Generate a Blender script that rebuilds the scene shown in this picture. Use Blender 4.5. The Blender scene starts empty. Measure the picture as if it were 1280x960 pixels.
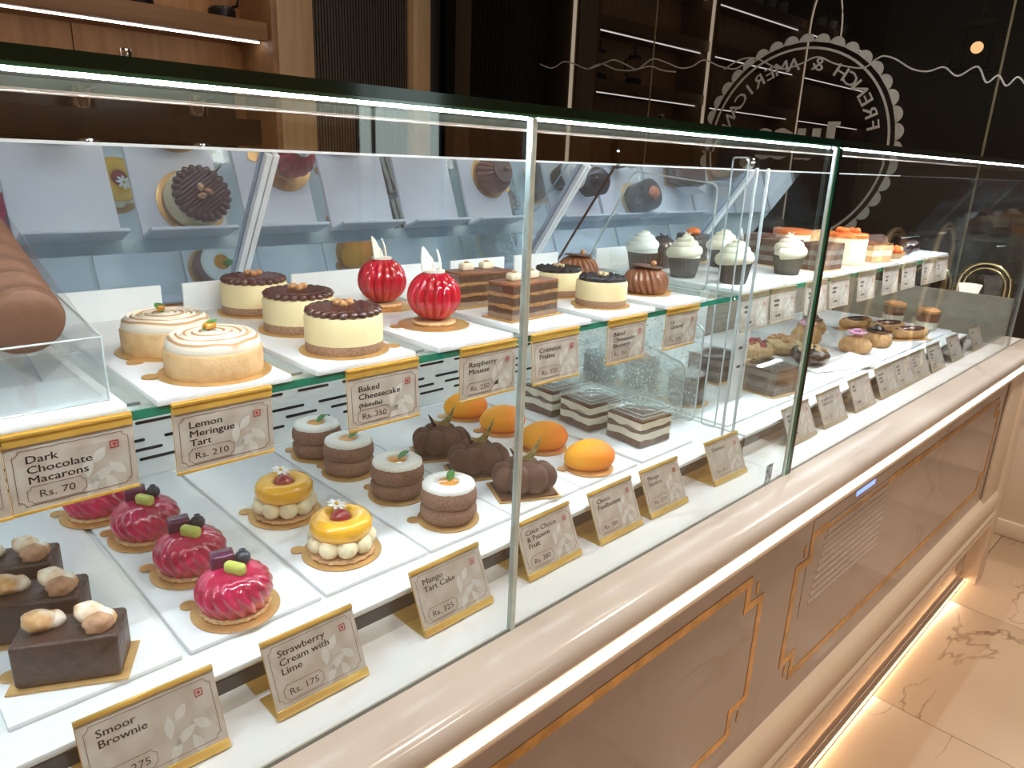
import bpy, bmesh, math, random
from mathutils import Vector, Matrix, noise

random.seed(7)
PI = math.pi
scene = bpy.context.scene
C = scene.collection

# ------------------------------------------------------------------ camera, world, exposure
H = 1.42                                   # eye height of the photographer
cam_d = bpy.data.cameras.new('camera')
cam_d.sensor_width = 36.0
cam_d.lens = 36.0 * 902.477 / 1280.0
cam_d.clip_start = 0.02
cam = bpy.data.objects.new('camera', cam_d)
C.objects.link(cam)
right = Vector((0.71779477, -0.6952387, 0.0376008))
down = Vector((-0.17963504, -0.23709817, -0.95473332))
fwd = Vector((0.67268263, 0.67854816, -0.29507706))
m3 = Matrix((right, -down, -fwd)).transposed()
cam.matrix_world = Matrix.Translation((0, 0, H)) @ m3.to_4x4()
scene.camera = cam

w = bpy.data.worlds.new('world')
scene.world = w
w.use_nodes = True
w.node_tree.nodes['Background'].inputs[0].default_value = (0.55, 0.45, 0.38, 1)
w.node_tree.nodes['Background'].inputs[1].default_value = 0.05

vs = scene.view_settings
vs.view_transform = 'Standard'
vs.look = 'None'
vs.gamma = 1
vs.use_curve_mapping = False
vs.exposure = 0.2
scene.cycles.transparent_max_bounces = 32
scene.cycles.max_bounces = 10

# strengths of the lights, added ones included
E_CASE = 360.0      # cool strips in the display cases
E_SHELF = 9.0
E_LIP = 12.0        # strip below the counter edge
E_FLOOR = 28.0
E_WALL = 8.0      # strips of the back wall shelves
P_CEIL = 13.5      # warm ceiling downlights, W each


def area_light(name, loc, rot, sx, sy, power, col):
    d = bpy.data.lights.new(name, 'AREA')
    d.shape = 'RECTANGLE'
    d.size = sx
    d.size_y = sy
    d.energy = power
    d.color = col
    o = bpy.data.objects.new(name, d)
    o.location = loc
    o.rotation_euler = rot
    C.objects.link(o)
    return o


CEIL = 3.35
for i, (lx, ly) in enumerate(((0.2, 0.0), (1.5, 0.0), (2.8, 0.0), (0.4, -1.6), (2.0, -1.6), (1.0, 2.3), (4.7, 0.2))):  # last one is unseen, added to light the brass chairs
    area_light('ceiling_downlight', (lx, ly, CEIL - 0.06), (0, 0, 0), 0.22, 0.22,
               (P_CEIL * (2.0 if lx > 2.5 else 1.0)) if ly < 2 else 4.0, (1.0, 0.84, 0.68))

# ------------------------------------------------------------------ materials
MATS = {}


def nodes_of(name):
    m = bpy.data.materials.new(name)
    m.use_nodes = True
    nt = m.node_tree
    for n in list(nt.nodes):
        nt.nodes.remove(n)
    out = nt.nodes.new('ShaderNodeOutputMaterial')
    return m, nt, out


def pm(name, col, rough=0.5, metal=0.0, var=0.08, vscale=40.0, bump=0.0, bscale=200.0, coat=0.0,
       col2=None, mix_scale=None, detail=4.0, spec=0.5, sss=0.0, trans=0.0, stretch=None):
    """procedural principled material: noise between two close colours, optional bump"""
    m, nt, out = nodes_of(name)
    b = nt.nodes.new('ShaderNodeBsdfPrincipled')
    nt.links.new(b.outputs[0], out.inputs[0])
    tc = nt.nodes.new('ShaderNodeTexCoord')
    src = tc.outputs['Object']
    if stretch:
        mp = nt.nodes.new('ShaderNodeMapping')
        mp.inputs['Scale'].default_value = stretch
        nt.links.new(src, mp.inputs[0])
        src = mp.outputs[0]
    nz = nt.nodes.new('ShaderNodeTexNoise')
    nz.inputs['Scale'].default_value = mix_scale or vscale
    nz.inputs['Detail'].default_value = detail
    nt.links.new(src, nz.inputs['Vector'])
    r = nt.nodes.new('ShaderNodeValToRGB')
    c1 = [max(0, c * (1 - var)) for c in col]
    c2 = col2 if col2 else [min(1, c * (1 + var)) for c in col]
    r.color_ramp.elements[0].position = 0.35
    r.color_ramp.elements[0].color = (*c1, 1)
    r.color_ramp.elements[1].position = 0.65
    r.color_ramp.elements[1].color = (*c2, 1)
    nt.links.new(nz.outputs['Fac'], r.inputs[0])
    nt.links.new(r.outputs[0], b.inputs['Base Color'])
    b.inputs['Roughness'].default_value = rough
    b.inputs['Metallic'].default_value = metal
    b.inputs['Coat Weight'].default_value = coat
    b.inputs['Coat Roughness'].default_value = 0.05
    b.inputs['Specular IOR Level'].default_value = spec
    b.inputs['Subsurface Weight'].default_value = sss
    if sss:
        b.inputs['Subsurface Radius'].default_value = (0.006, 0.004, 0.003)
    b.inputs['Transmission Weight'].default_value = trans
    if bump:
        n2 = nt.nodes.new('ShaderNodeTexNoise')
        n2.inputs['Scale'].default_value = bscale
        n2.inputs['Detail'].default_value = 5
        nt.links.new(src, n2.inputs['Vector'])
        bp = nt.nodes.new('ShaderNodeBump')
        bp.inputs['Strength'].default_value = bump
        bp.inputs['Distance'].default_value = 0.002
        nt.links.new(n2.outputs['Fac'], bp.inputs['Height'])
        nt.links.new(bp.outputs[0], b.inputs['Normal'])
    MATS[name] = m
    return m


def pane(name, tint=(0.97, 0.985, 0.98), ior=1.5, rough=0.0, haze=None, gloss_tint=(1, 1, 1)):
    """thin clear glass or acrylic: fresnel mix of see-through and mirror reflection"""
    m, nt, out = nodes_of(name)
    t = nt.nodes.new('ShaderNodeBsdfTransparent')
    t.inputs[0].default_value = (*tint, 1)
    g = nt.nodes.new('ShaderNodeBsdfGlossy')
    g.inputs['Color'].default_value = (*gloss_tint, 1)
    g.inputs['Roughness'].default_value = rough
    fr = nt.nodes.new('ShaderNodeFresnel')
    geo = nt.nodes.new('ShaderNodeNewGeometry')       # same reflectance from both faces of the sheet
    io = nt.nodes.new('ShaderNodeMapRange')
    io.inputs['To Min'].default_value = ior
    io.inputs['To Max'].default_value = 1.0 / ior
    nt.links.new(geo.outputs['Backfacing'], io.inputs['Value'])
    nt.links.new(io.outputs[0], fr.inputs['IOR'])
    mx = nt.nodes.new('ShaderNodeMixShader')
    nt.links.new(fr.outputs[0], mx.inputs[0])
    nt.links.new(t.outputs[0], mx.inputs[1])
    nt.links.new(g.outputs[0], mx.inputs[2])
    last = mx
    if haze:                                # water drops and mist on the pane
        tc = nt.nodes.new('ShaderNodeTexCoord')
        vo = nt.nodes.new('ShaderNodeTexVoronoi')
        vo.inputs['Scale'].default_value = 95
        nt.links.new(tc.outputs['Object'], vo.inputs['Vector'])
        r = nt.nodes.new('ShaderNodeValToRGB')
        r.color_ramp.elements[0].position = 0.20
        r.color_ramp.elements[0].color = (1, 1, 1, 1)
        r.color_ramp.elements[1].position = 0.30
        r.color_ramp.elements[1].color = (0.30, 0.30, 0.30, 1)
        nt.links.new(vo.outputs['Distance'], r.inputs[0])
        nz = nt.nodes.new('ShaderNodeTexNoise')
        nz.inputs['Scale'].default_value = 9
        nt.links.new(tc.outputs['Object'], nz.inputs['Vector'])
        r2 = nt.nodes.new('ShaderNodeValToRGB')
        r2.color_ramp.elements[0].position = 0.36
        r2.color_ramp.elements[0].color = (0.16, 0.16, 0.16, 1)
        r2.color_ramp.elements[1].position = 0.62
        nt.links.new(nz.outputs['Fac'], r2.inputs[0])
        mu = nt.nodes.new('ShaderNodeMath')
        mu.operation = 'MULTIPLY'
        nt.links.new(r.outputs[0], mu.inputs[0])
        nt.links.new(r2.outputs[0], mu.inputs[1])
        mu2 = nt.nodes.new('ShaderNodeMath')
        mu2.operation = 'MULTIPLY'
        mu2.inputs[1].default_value = haze
        nt.links.new(mu.outputs[0], mu2.inputs[0])
        d = nt.nodes.new('ShaderNodeBsdfTranslucent')
        d.inputs[0].default_value = (0.9, 0.95, 0.95, 1)
        d2 = nt.nodes.new('ShaderNodeBsdfDiffuse')
        d2.inputs[0].default_value = (0.9, 0.95, 0.95, 1)
        md = nt.nodes.new('ShaderNodeMixShader')
        nt.links.new(d.outputs[0], md.inputs[1])
        nt.links.new(d2.outputs[0], md.inputs[2])
        m2 = nt.nodes.new('ShaderNodeMixShader')
        nt.links.new(mu2.outputs[0], m2.inputs[0])
        nt.links.new(mx.outputs[0], m2.inputs[1])
        nt.links.new(md.outputs[0], m2.inputs[2])
        last = m2
    nt.links.new(last.outputs[0], out.inputs[0])
    MATS[name] = m
    return m


def glow(name, col, strength):
    m, nt, out = nodes_of(name)
    e = nt.nodes.new('ShaderNodeEmission')
    e.inputs[0].default_value = (*col, 1)
    e.inputs[1].default_value = strength
    nt.links.new(e.outputs[0], out.inputs[0])
    MATS[name] = m
    return m


def wood(name, c1, c2, axis='Z', scale=1.0, rough=0.5):
    st = {'Z': (14 * scale, 14 * scale, 0.8 * scale), 'X': (0.8 * scale, 14 * scale, 14 * scale)}[axis]
    return pm(name, c1, rough, col2=c2, mix_scale=2.2, detail=8, stretch=st, var=0.0, bump=0.05, bscale=6)


def marble(name, base, vein, scale, rough, width=0.03, coat=0.0):
    m, nt, out = nodes_of(name)
    b = nt.nodes.new('ShaderNodeBsdfPrincipled')
    nt.links.new(b.outputs[0], out.inputs[0])
    tc = nt.nodes.new('ShaderNodeTexCoord')
    n1 = nt.nodes.new('ShaderNodeTexNoise')
    n1.inputs['Scale'].default_value = scale
    n1.inputs['Detail'].default_value = 7
    n1.inputs['Distortion'].default_value = 1.2
    mp = nt.nodes.new('ShaderNodeMapping')
    mp.inputs['Rotation'].default_value = (0, 0, 0.5)
    mp.inputs['Scale'].default_value = (0.55, 1.6, 1)
    nt.links.new(tc.outputs['Object'], mp.inputs[0])
    nt.links.new(mp.outputs[0], n1.inputs['Vector'])
    sb = nt.nodes.new('ShaderNodeMath')
    sb.operation = 'SUBTRACT'
    sb.inputs[1].default_value = 0.5
    ab = nt.nodes.new('ShaderNodeMath')
    ab.operation = 'ABSOLUTE'
    nt.links.new(n1.outputs['Fac'], sb.inputs[0])
    nt.links.new(sb.outputs[0], ab.inputs[0])
    r = nt.nodes.new('ShaderNodeValToRGB')
    r.color_ramp.elements[0].position = 0.0
    r.color_ramp.elements[0].color = (*vein, 1)
    r.color_ramp.elements[1].position = width
    r.color_ramp.elements[1].color = (*base, 1)
    nt.links.new(ab.outputs[0], r.inputs[0])
    n2 = nt.nodes.new('ShaderNodeTexNoise')
    n2.inputs['Scale'].default_value = scale * 0.8
    nt.links.new(tc.outputs['Object'], n2.inputs['Vector'])
    r2 = nt.nodes.new('ShaderNodeValToRGB')
    r2.color_ramp.elements[0].position = 0.35
    r2.color_ramp.elements[0].color = (0.86, 0.84, 0.82, 1)
    r2.color_ramp.elements[1].position = 0.6
    nt.links.new(n2.outputs['Fac'], r2.inputs[0])
    # veins only in places
    mx = nt.nodes.new('ShaderNodeMixRGB')
    mx.inputs[1].default_value = (*base, 1)
    n3 = nt.nodes.new('ShaderNodeTexNoise')
    n3.inputs['Scale'].default_value = scale * 1.3
    nt.links.new(tc.outputs['Object'], n3.inputs['Vector'])
    r3 = nt.nodes.new('ShaderNodeValToRGB')
    r3.color_ramp.elements[0].position = 0.42
    r3.color_ramp.elements[1].position = 0.6
    nt.links.new(n3.outputs['Fac'], r3.inputs[0])
    nt.links.new(r3.outputs[0], mx.inputs[0])
    nt.links.new(r.outputs[0], mx.inputs[2])
    mu = nt.nodes.new('ShaderNodeMixRGB')
    mu.blend_type = 'MULTIPLY'
    mu.inputs[0].default_value = 1
    nt.links.new(mx.outputs[0], mu.inputs[1])
    nt.links.new(r2.outputs[0], mu.inputs[2])
    nt.links.new(mu.outputs[0], b.inputs['Base Color'])
    b.inputs['Roughness'].default_value = rough
    b.inputs['Coat Weight'].default_value = coat
    MATS[name] = m
    return m


# room
wood('oak', (0.38, 0.185, 0.072), (0.48, 0.25, 0.105))
wood('oak_shelf', (0.30, 0.16, 0.075), (0.38, 0.21, 0.10), 'X')
wood('oak_pale', (0.50, 0.33, 0.18), (0.58, 0.40, 0.23))
pm('slat_dark', (0.055, 0.045, 0.038), 0.55)
pm('black_gap', (0.006, 0.006, 0.006), 0.6)
pm('ceiling_paint', (0.10, 0.085, 0.07), 0.9)
pm('wall_paint', (0.55, 0.46, 0.38), 0.8)
pm('window_dark_glass', (0.004, 0.0045, 0.004), 0.0, var=0.0, spec=0.8)
pm('decal_white', (0.34, 0.33, 0.30), 0.6)
pm('seam', (0.20, 0.17, 0.10), 0.4, metal=0.6)
marble('floor_marble', (0.60, 0.445, 0.315), (0.22, 0.125, 0.07), 1.5, 0.26, 0.0075)
pm('grout', (0.10, 0.07, 0.05), 0.8)
# counter
marble('counter_quartz', (0.74, 0.705, 0.675), (0.66, 0.61, 0.57), 3.0, 0.14, 0.04)
marble('fascia_marble', (0.47, 0.395, 0.36), (0.38, 0.30, 0.26), 2.5, 0.06, 0.02)
pm('gold_inlay', (0.62, 0.36, 0.12), 0.28, metal=0.75, var=0.25, vscale=25)
pm('cream_paint', (0.76, 0.64, 0.52), 0.35, var=0.015, vscale=8)
pm('seal', (0.16, 0.17, 0.16), 0.4)
# case
pane('pane_glass', (0.97, 0.99, 0.983))
pane('acrylic', (0.97, 0.985, 0.985), ior=1.45)
pane('acrylic_wet', (0.95, 0.975, 0.97), ior=1.45, haze=0.75)
pane('shelf_glass', (0.95, 0.985, 0.97))
pm('glass_edge', (0.012, 0.19, 0.115), 0.08, var=0.3, vscale=6, spec=0.9)
pm('glass_edge_dark', (0.001, 0.018, 0.010), 0.08, var=0.4, vscale=4, spec=0.35)
pm('glass_edge_pale', (0.74, 0.92, 0.91), 0.15, var=0.1, spec=0.9)
pm('acrylic_edge', (0.50, 0.56, 0.56), 0.12, var=0.1, spec=0.9)
pm('black_edge', (0.006, 0.010, 0.008), 0.12)
m, nt, out = nodes_of('mirror')
g = nt.nodes.new('ShaderNodeBsdfGlossy')
g.inputs['Color'].default_value = (0.52, 0.59, 0.70, 1)
g.inputs['Roughness'].default_value = 0.015
d = nt.nodes.new('ShaderNodeBsdfDiffuse')
d.inputs['Color'].default_value = (0.30, 0.36, 0.44, 1)
mx = nt.nodes.new('ShaderNodeMixShader')
mx.inputs[0].default_value = 0.14
nt.links.new(g.outputs[0], mx.inputs[1])
nt.links.new(d.outputs[0], mx.inputs[2])
nt.links.new(mx.outputs[0], out.inputs[0])
MATS['mirror'] = m
pm('alu_white', (0.80, 0.82, 0.84), 0.3, var=0.04)
pm('rail_bronze', (0.62, 0.50, 0.44), 0.35, metal=0.5)
pm('white_panel', (0.80, 0.82, 0.82), 0.35, var=0.02)
pm('tray_white', (0.84, 0.86, 0.88), 0.22, var=0.02)
pm('slab_white', (0.80, 0.80, 0.81), 0.2, var=0.03, vscale=12)
pm('steel', (0.72, 0.70, 0.68), 0.08, metal=1.0, var=0.04)
pm('dark_steel', (0.05, 0.05, 0.05), 0.15, metal=0.6)
pm('grey_panel', (0.36, 0.30, 0.24), 0.35)
pm('gold_tag', (0.92, 0.58, 0.13), 0.26, metal=0.6, var=0.10, vscale=30)
pm('card', (0.43, 0.35, 0.285), 0.55, col2=(0.51, 0.445, 0.385), mix_scale=45, detail=1, var=0.0)
pm('card_leaf', (0.56, 0.52, 0.47), 0.55)
pm('ink', (0.035, 0.028, 0.025), 0.6)
pm('ink_brown', (0.20, 0.12, 0.09), 0.6)
pm('ink_red', (0.42, 0.03, 0.03), 0.6)
pm('sticker_blue', (0.06, 0.20, 0.34), 0.4, col2=(0.7, 0.8, 0.85), mix_scale=120)
# pastry
pm('board_gold', (0.70, 0.42, 0.16), 0.36, metal=0.55, var=0.1)
pm('board_bronze', (0.32, 0.17, 0.09), 0.4, metal=0.4, var=0.1)
pm('choc_coat', (0.052, 0.025, 0.018), 0.4, var=0.25, bump=0.9, bscale=110)
pm('choc_dark', (0.030, 0.014, 0.012), 0.25, var=0.3, coat=0.3)
pm('choc_glossy', (0.075, 0.024, 0.020), 0.18, var=0.2, coat=0.6)
pm('choc_velvet', (0.090, 0.038, 0.026), 0.75, var=0.12, bump=0.15, bscale=900)
pm('choc_milk', (0.25, 0.095, 0.045), 0.3, var=0.15, coat=0.2)
pm('choc_disc', (0.11, 0.050, 0.032), 0.35, var=0.15)
pm('cake_brown', (0.12, 0.055, 0.032), 0.85, var=0.3, vscale=220, bump=0.6, bscale=400)
pm('coco_cake', (0.23, 0.11, 0.07), 0.85, col2=(0.33, 0.18, 0.125), mix_scale=900, var=0.2, bump=0.8, bscale=700, stretch=(1, 1, 0.4))
pm('coconut', (0.82, 0.80, 0.76), 0.8, var=0.06, vscale=500, bump=0.8, bscale=700)
pm('cream', (0.86, 0.76, 0.52), 0.5, var=0.04, sss=0.15)
pm('cream_white', (0.88, 0.82, 0.68), 0.5, var=0.05, sss=0.15)
pm('cheese', (0.84, 0.68, 0.38), 0.5, var=0.05, vscale=25, sss=0.1)
pm('crust', (0.34, 0.19, 0.115), 0.8, col2=(0.46, 0.29, 0.19), mix_scale=400, bump=0.5, bscale=500)
pm('biscuit', (0.62, 0.34, 0.15), 0.7, col2=(0.74, 0.46, 0.24), mix_scale=300, bump=0.4, bscale=400)
pm('tart_shell', (0.70, 0.42, 0.19), 0.65, col2=(0.78, 0.51, 0.26), mix_scale=60, var=0.1, bump=0.3, bscale=500)
pm('berry_glaze', (0.42, 0.003, 0.050), 0.12, col2=(0.62, 0.012, 0.10), mix_scale=35, var=0.1, coat=0.8)
pm('raspberry_glaze', (0.46, 0.004, 0.018), 0.12, col2=(0.60, 0.010, 0.035), mix_scale=25, var=0.1, coat=0.8)
pm('purple_jelly', (0.10, 0.006, 0.055), 0.2, var=0.3, vscale=120, bump=0.4, bscale=250, coat=0.5)
pm('lime_green', (0.52, 0.56, 0.12), 0.3, var=0.12)
pm('blueberry', (0.022, 0.032, 0.058), 0.3, var=0.5, vscale=90)
pm('berry_dark', (0.008, 0.010, 0.018), 0.25, var=0.4, vscale=90, coat=0.3)
pm('mango_glaze', (0.90, 0.47, 0.028), 0.18, var=0.05, coat=0.5)
pm('cherry', (0.30, 0.015, 0.025), 0.1, var=0.2, coat=0.8)
pm('petal_white', (0.88, 0.86, 0.82), 0.5)
pm('petal_pink', (0.80, 0.42, 0.62), 0.5)
pm('jelly_amber', (0.60, 0.24, 0.02), 0.06, var=0.3, vscale=120, coat=0.8)
pm('leaf', (0.07, 0.26, 0.05), 0.35, var=0.25, vscale=200)
pm('gold_leaf', (0.66, 0.56, 0.22), 0.35, metal=0.1, col2=(0.22, 0.20, 0.08), mix_scale=160, var=0.2)
pm('white_choc', (0.86, 0.80, 0.70), 0.35, var=0.04)
pm('ivory_choc', (0.84, 0.72, 0.52), 0.35, var=0.05)
pm('hazelnut', (0.52, 0.25, 0.10), 0.4, var=0.25, vscale=120)
pm('nut_dust', (0.40, 0.20, 0.10), 0.8, var=0.3)
pm('marshmallow', (0.86, 0.80, 0.70), 0.7, col2=(0.58, 0.32, 0.13), mix_scale=55, var=0.02, detail=2)
pm('marsh_brown', (0.42, 0.22, 0.12), 0.75, col2=(0.56, 0.33, 0.20), mix_scale=90, bump=0.2)
pm('macaron', (0.165, 0.072, 0.040), 0.65, var=0.10, bump=0.15, bscale=500)
pm('ganache', (0.07, 0.028, 0.016), 0.5)
pm('wrapper', (0.040, 0.032, 0.026), 0.6, var=0.2)
pm('frosting', (0.85, 0.76, 0.58), 0.5, var=0.05, sss=0.1)
pm('frosting_white', (0.86, 0.84, 0.76), 0.5, var=0.05, sss=0.1)
pm('cookie', (0.62, 0.41, 0.20), 0.75, col2=(0.74, 0.54, 0.31), mix_scale=120, bump=0.5, bscale=300)
pm('choux', (0.50, 0.26, 0.10), 0.75, col2=(0.62, 0.37, 0.17), mix_scale=140, bump=0.8, bscale=420)
pm('orange_fruit', (0.84, 0.20, 0.05), 0.3, var=0.2, vscale=100, coat=0.3)
pm('grey_layer', (0.20, 0.16, 0.13), 0.7, var=0.3)
pm('terracotta_white', (0.7, 0.68, 0.64), 0.6)
pm('black_plastic', (0.012, 0.012, 0.012), 0.3)
pm('brass', (0.72, 0.55, 0.30), 0.22, metal=1.0)
pm('chair_brass', (0.86, 0.70, 0.42), 0.38, metal=0.6)
pm('velvet_green', (0.03, 0.07, 0.05), 0.9)
pm('lampshade_white', (0.85, 0.82, 0.76), 0.5)

# a few colours that lie in rings or bands on the pastry itself
def ring_mat(name, c1, c2, scale, rough, zstretch=0.0, distortion=3.0, pos=(0.45, 0.62)):
    m, nt, out = nodes_of(name)
    b = nt.nodes.new('ShaderNodeBsdfPrincipled')
    nt.links.new(b.outputs[0], out.inputs[0])
    tc = nt.nodes.new('ShaderNodeTexCoord')
    mp = nt.nodes.new('ShaderNodeMapping')
    mp.inputs['Scale'].default_value = (1, 1, zstretch)
    nt.links.new(tc.outputs['Object'], mp.inputs[0])
    wv = nt.nodes.new('ShaderNodeTexWave')
    wv.wave_type = 'RINGS'
    wv.rings_direction = 'SPHERICAL'
    wv.inputs['Scale'].default_value = scale
    wv.inputs['Distortion'].default_value = distortion
    wv.inputs['Detail'].default_value = 1
    wv.inputs['Detail Scale'].default_value = 0.6
    nt.links.new(mp.outputs[0], wv.inputs['Vector'])
    r = nt.nodes.new('ShaderNodeValToRGB')
    r.color_ramp.elements[0].position = pos[0]
    r.color_ramp.elements[0].color = (*c1, 1)
    r.color_ramp.elements[1].position = pos[1]
    r.color_ramp.elements[1].color = (*c2, 1)
    nt.links.new(wv.outputs['Color'], r.inputs[0])
    nt.links.new(r.outputs[0], b.inputs['Base Color'])
    b.inputs['Roughness'].default_value = rough
    MATS[name] = m


ring_mat('meringue', (0.84, 0.74, 0.60), (0.50, 0.26, 0.11), 42, 0.55, pos=(0.62, 0.95))

m, nt, out = nodes_of('mango_velvet')       # fruit that blushes from yellow to orange
b = nt.nodes.new('ShaderNodeBsdfPrincipled')
nt.links.new(b.outputs[0], out.inputs[0])
tc = nt.nodes.new('ShaderNodeTexCoord')
mp = nt.nodes.new('ShaderNodeMapping')
mp.inputs['Location'].default_value = (0.5, 0, 0)
mp.inputs['Scale'].default_value = (11, 3, -6)
nt.links.new(tc.outputs['Object'], mp.inputs[0])
gr = nt.nodes.new('ShaderNodeTexGradient')
nt.links.new(mp.outputs[0], gr.inputs[0])
r = nt.nodes.new('ShaderNodeValToRGB')
r.color_ramp.elements[0].color = (0.93, 0.38, 0.012, 1)
r.color_ramp.elements[0].position = 0.25
r.color_ramp.elements[1].color = (0.90, 0.20, 0.008, 1)
r.color_ramp.elements[1].position = 0.95
nt.links.new(gr.outputs[0], r.inputs[0])
nt.links.new(r.outputs[0], b.inputs['Base Color'])
b.inputs['Roughness'].default_value = 0.6
MATS['mango_velvet'] = m

COOL = (0.78, 0.90, 1.0)
WARM = (1.0, 0.78, 0.56)
glow('led_cool', COOL, E_CASE)
glow('led_shelf', COOL, E_SHELF)
glow('led_far', COOL, 850.0)
glow('led_far_shelf', (0.90, 0.95, 1.0), 17.0)
glow('led_lip', (1.0, 0.86, 0.74), E_LIP)
glow('led_floor', (1.0, 0.76, 0.50), E_FLOOR)
glow('led_wall', (1.0, 0.93, 0.88), E_WALL)
glow('led_wall_warm', (1.0, 0.80, 0.60), 4.0)
glow('daylight', (0.80, 0.95, 0.92), 3.0)
pm('louvre_pale', (0.53, 0.47, 0.46), 0.3)
glow('blue_glow', (0.25, 0.35, 1.0), 1.6)
glow('bulb', (1.0, 0.55, 0.25), 14.0)

# ------------------------------------------------------------------ mesh building


class MB:
    """collects shapes; build() links them as ONE mesh object"""

    def __init__(s):
        s.v = []
        s.f = []

    def add(s, verts, faces, M=None):
        o = len(s.v)
        for p in verts:
            p = Vector(p)
            s.v.append(tuple(M @ p) if M else tuple(p))
        s.f += [tuple(i + o for i in f) for f in faces]
        return s

    def box(s, c, d, bevel=0.0, M=None, seg=2):
        x, y, z = d[0] / 2, d[1] / 2, d[2] / 2
        bm = bmesh.new()
        bmesh.ops.create_cube(bm, size=1)
        bmesh.ops.scale(bm, vec=d, verts=bm.verts)
        if bevel:
            bmesh.ops.bevel(bm, geom=bm.edges[:], offset=min(bevel, x * .95, y * .95, z * .95), segments=seg,
                            affect='EDGES', profile=0.5)
        bmesh.ops.translate(bm, vec=c, verts=bm.verts)
        bm.verts.index_update()
        s.add([v.co for v in bm.verts], [[v.index for v in f.verts] for f in bm.faces], M)
        bm.free()
        return s

    def box2(s, a, b, bevel=0.0, M=None):
        c = [(p + q) / 2 for p, q in zip(a, b)]
        d = [abs(q - p) for p, q in zip(a, b)]
        return s.box(c, d, bevel, M)

    def lathe(s, prof, n=32, M=None, rf=None, zf=None):
        """prof: (r, z) from bottom axis to top axis; rf(theta, r, z) scales the radius"""
        vs, fs = [], []
        rows = []
        for (r, z) in prof:
            if r < 1e-6:
                rows.append([len(vs)])
                vs.append((0, 0, z if not zf else zf(0, 0, z)))
            else:
                row = []
                for k in range(n):
                    t = 2 * PI * k / n
                    rr = r * (rf(t, r, z) if rf else 1)
                    zz = zf(t, r, z) if zf else z
                    row.append(len(vs))
                    vs.append((rr * math.cos(t), rr * math.sin(t), zz))
                rows.append(row)
        for a, b in zip(rows, rows[1:]):
            for k in range(n):
                k2 = (k + 1) % n
                if len(a) == 1 and len(b) == 1:
                    continue
                if len(a) == 1:
                    fs.append((a[0], b[k2], b[k]))
                elif len(b) == 1:
                    fs.append((a[k], a[k2], b[0]))
                else:
                    fs.append((a[k], a[k2], b[k2], b[k]))
        return s.add(vs, fs, M)

    def fine(s, prof, k=4):
        """smooth a lathe profile"""
        P = [Vector(p) for p in prof]
        S = []
        for i in range(len(P) - 1):
            p0, p1, p2, p3 = P[max(0, i - 1)], P[i], P[i + 1], P[min(len(P) - 1, i + 2)]
            for q in range(k):
                t = q / k
                v = 0.5 * ((2 * p1) + (-p0 + p2) * t + (2 * p0 - 5 * p1 + 4 * p2 - p3) * t * t + (-p0 + 3 * p1 - 3 * p2 + p3) * t ** 3)
                S.append((max(0.0, v.x) if i or q else 0.0, v.y))
        S.append(tuple(P[-1]))
        return S

    def ball(s, c, r, n=16, m=10, M=None, wob=0.0, seed=0):
        if not hasattr(r, '__len__'):
            r = (r, r, r)
        prof = [(math.sin(PI * i / m), -math.cos(PI * i / m)) for i in range(m + 1)]
        t = MB().lathe(prof, n)
        vv = []
        for p in t.v:
            k = 1
            if wob:
                k = 1 + wob * noise.noise(Vector(p) * 1.7 + Vector((seed * 3.1, seed, 0)))
            vv.append((c[0] + p[0] * r[0] * k, c[1] + p[1] * r[1] * k, c[2] + p[2] * r[2] * k))
        return s.add(vv, t.f, M)

    def tube(s, path, r, n=8, M=None, closed=False):
        P = [Vector(p) for p in path]
        vs, fs = [], []
        L = len(P)
        up = Vector((0, 0, 1))
        for i, p in enumerate(P):
            a = P[(i - 1) % L] if closed or i > 0 else P[i]
            b = P[(i + 1) % L] if closed or i < L - 1 else P[i]
            d = (b - a).normalized()
            q = up if abs(d.dot(up)) < 0.9 else Vector((1, 0, 0))
            u = d.cross(q).normalized()
            w_ = u.cross(d)
            rr = r[i] if hasattr(r, '__len__') else r
            for k in range(n):
                t = 2 * PI * k / n
                vs.append(p + rr * (math.cos(t) * u + math.sin(t) * w_))
        m_ = L if closed else L - 1
        for i in range(m_):
            j = (i + 1) % L
            for k in range(n):
                k2 = (k + 1) % n
                fs.append((i * n + k, i * n + k2, j * n + k2, j * n + k))
        if not closed:
            fs.append(tuple(reversed(range(n))))
            fs.append(tuple((L - 1) * n + k for k in range(n)))
        return s.add(vs, fs, M)

    def prism(s, poly, z0, z1, M=None):
        n = len(poly)
        vs = [(x, y, z0) for x, y in poly] + [(x, y, z1) for x, y in poly]
        fs = [tuple(reversed(range(n))), tuple(range(n, 2 * n))]
        for k in range(n):
            k2 = (k + 1) % n
            fs.append((k, k2, n + k2, n + k))
        return s.add(vs, fs, M)

    def strip(s, pts, wd, t=0.0004, M=None, closed=False):
        """flat ribbon in the xy plane along a polyline, width wd, thickness t"""
        P = [Vector((p[0], p[1])) for p in pts]
        n = len(P)
        Lp, Rp = [], []
        for i in range(n):
            a = P[(i - 1) % n] if closed or i else None
            b = P[(i + 1) % n] if closed or i < n - 1 else None
            d1 = (P[i] - a).normalized() if a is not None else None
            d2 = (b - P[i]).normalized() if b is not None else None
            if d1 is None:
                d1 = d2
            if d2 is None:
                d2 = d1
            n1 = Vector((-d1.y, d1.x))
            n2 = Vector((-d2.y, d2.x))
            mtr = n1 + n2
            if mtr.length < 1e-6:
                mtr = n1
            mtr.normalize()
            k = min(2.5, 1 / max(0.3, mtr.dot(n1)))
            Lp.append(P[i] + mtr * wd / 2 * k)
            Rp.append(P[i] - mtr * wd / 2 * k)
        vs, fs = [], []
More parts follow.
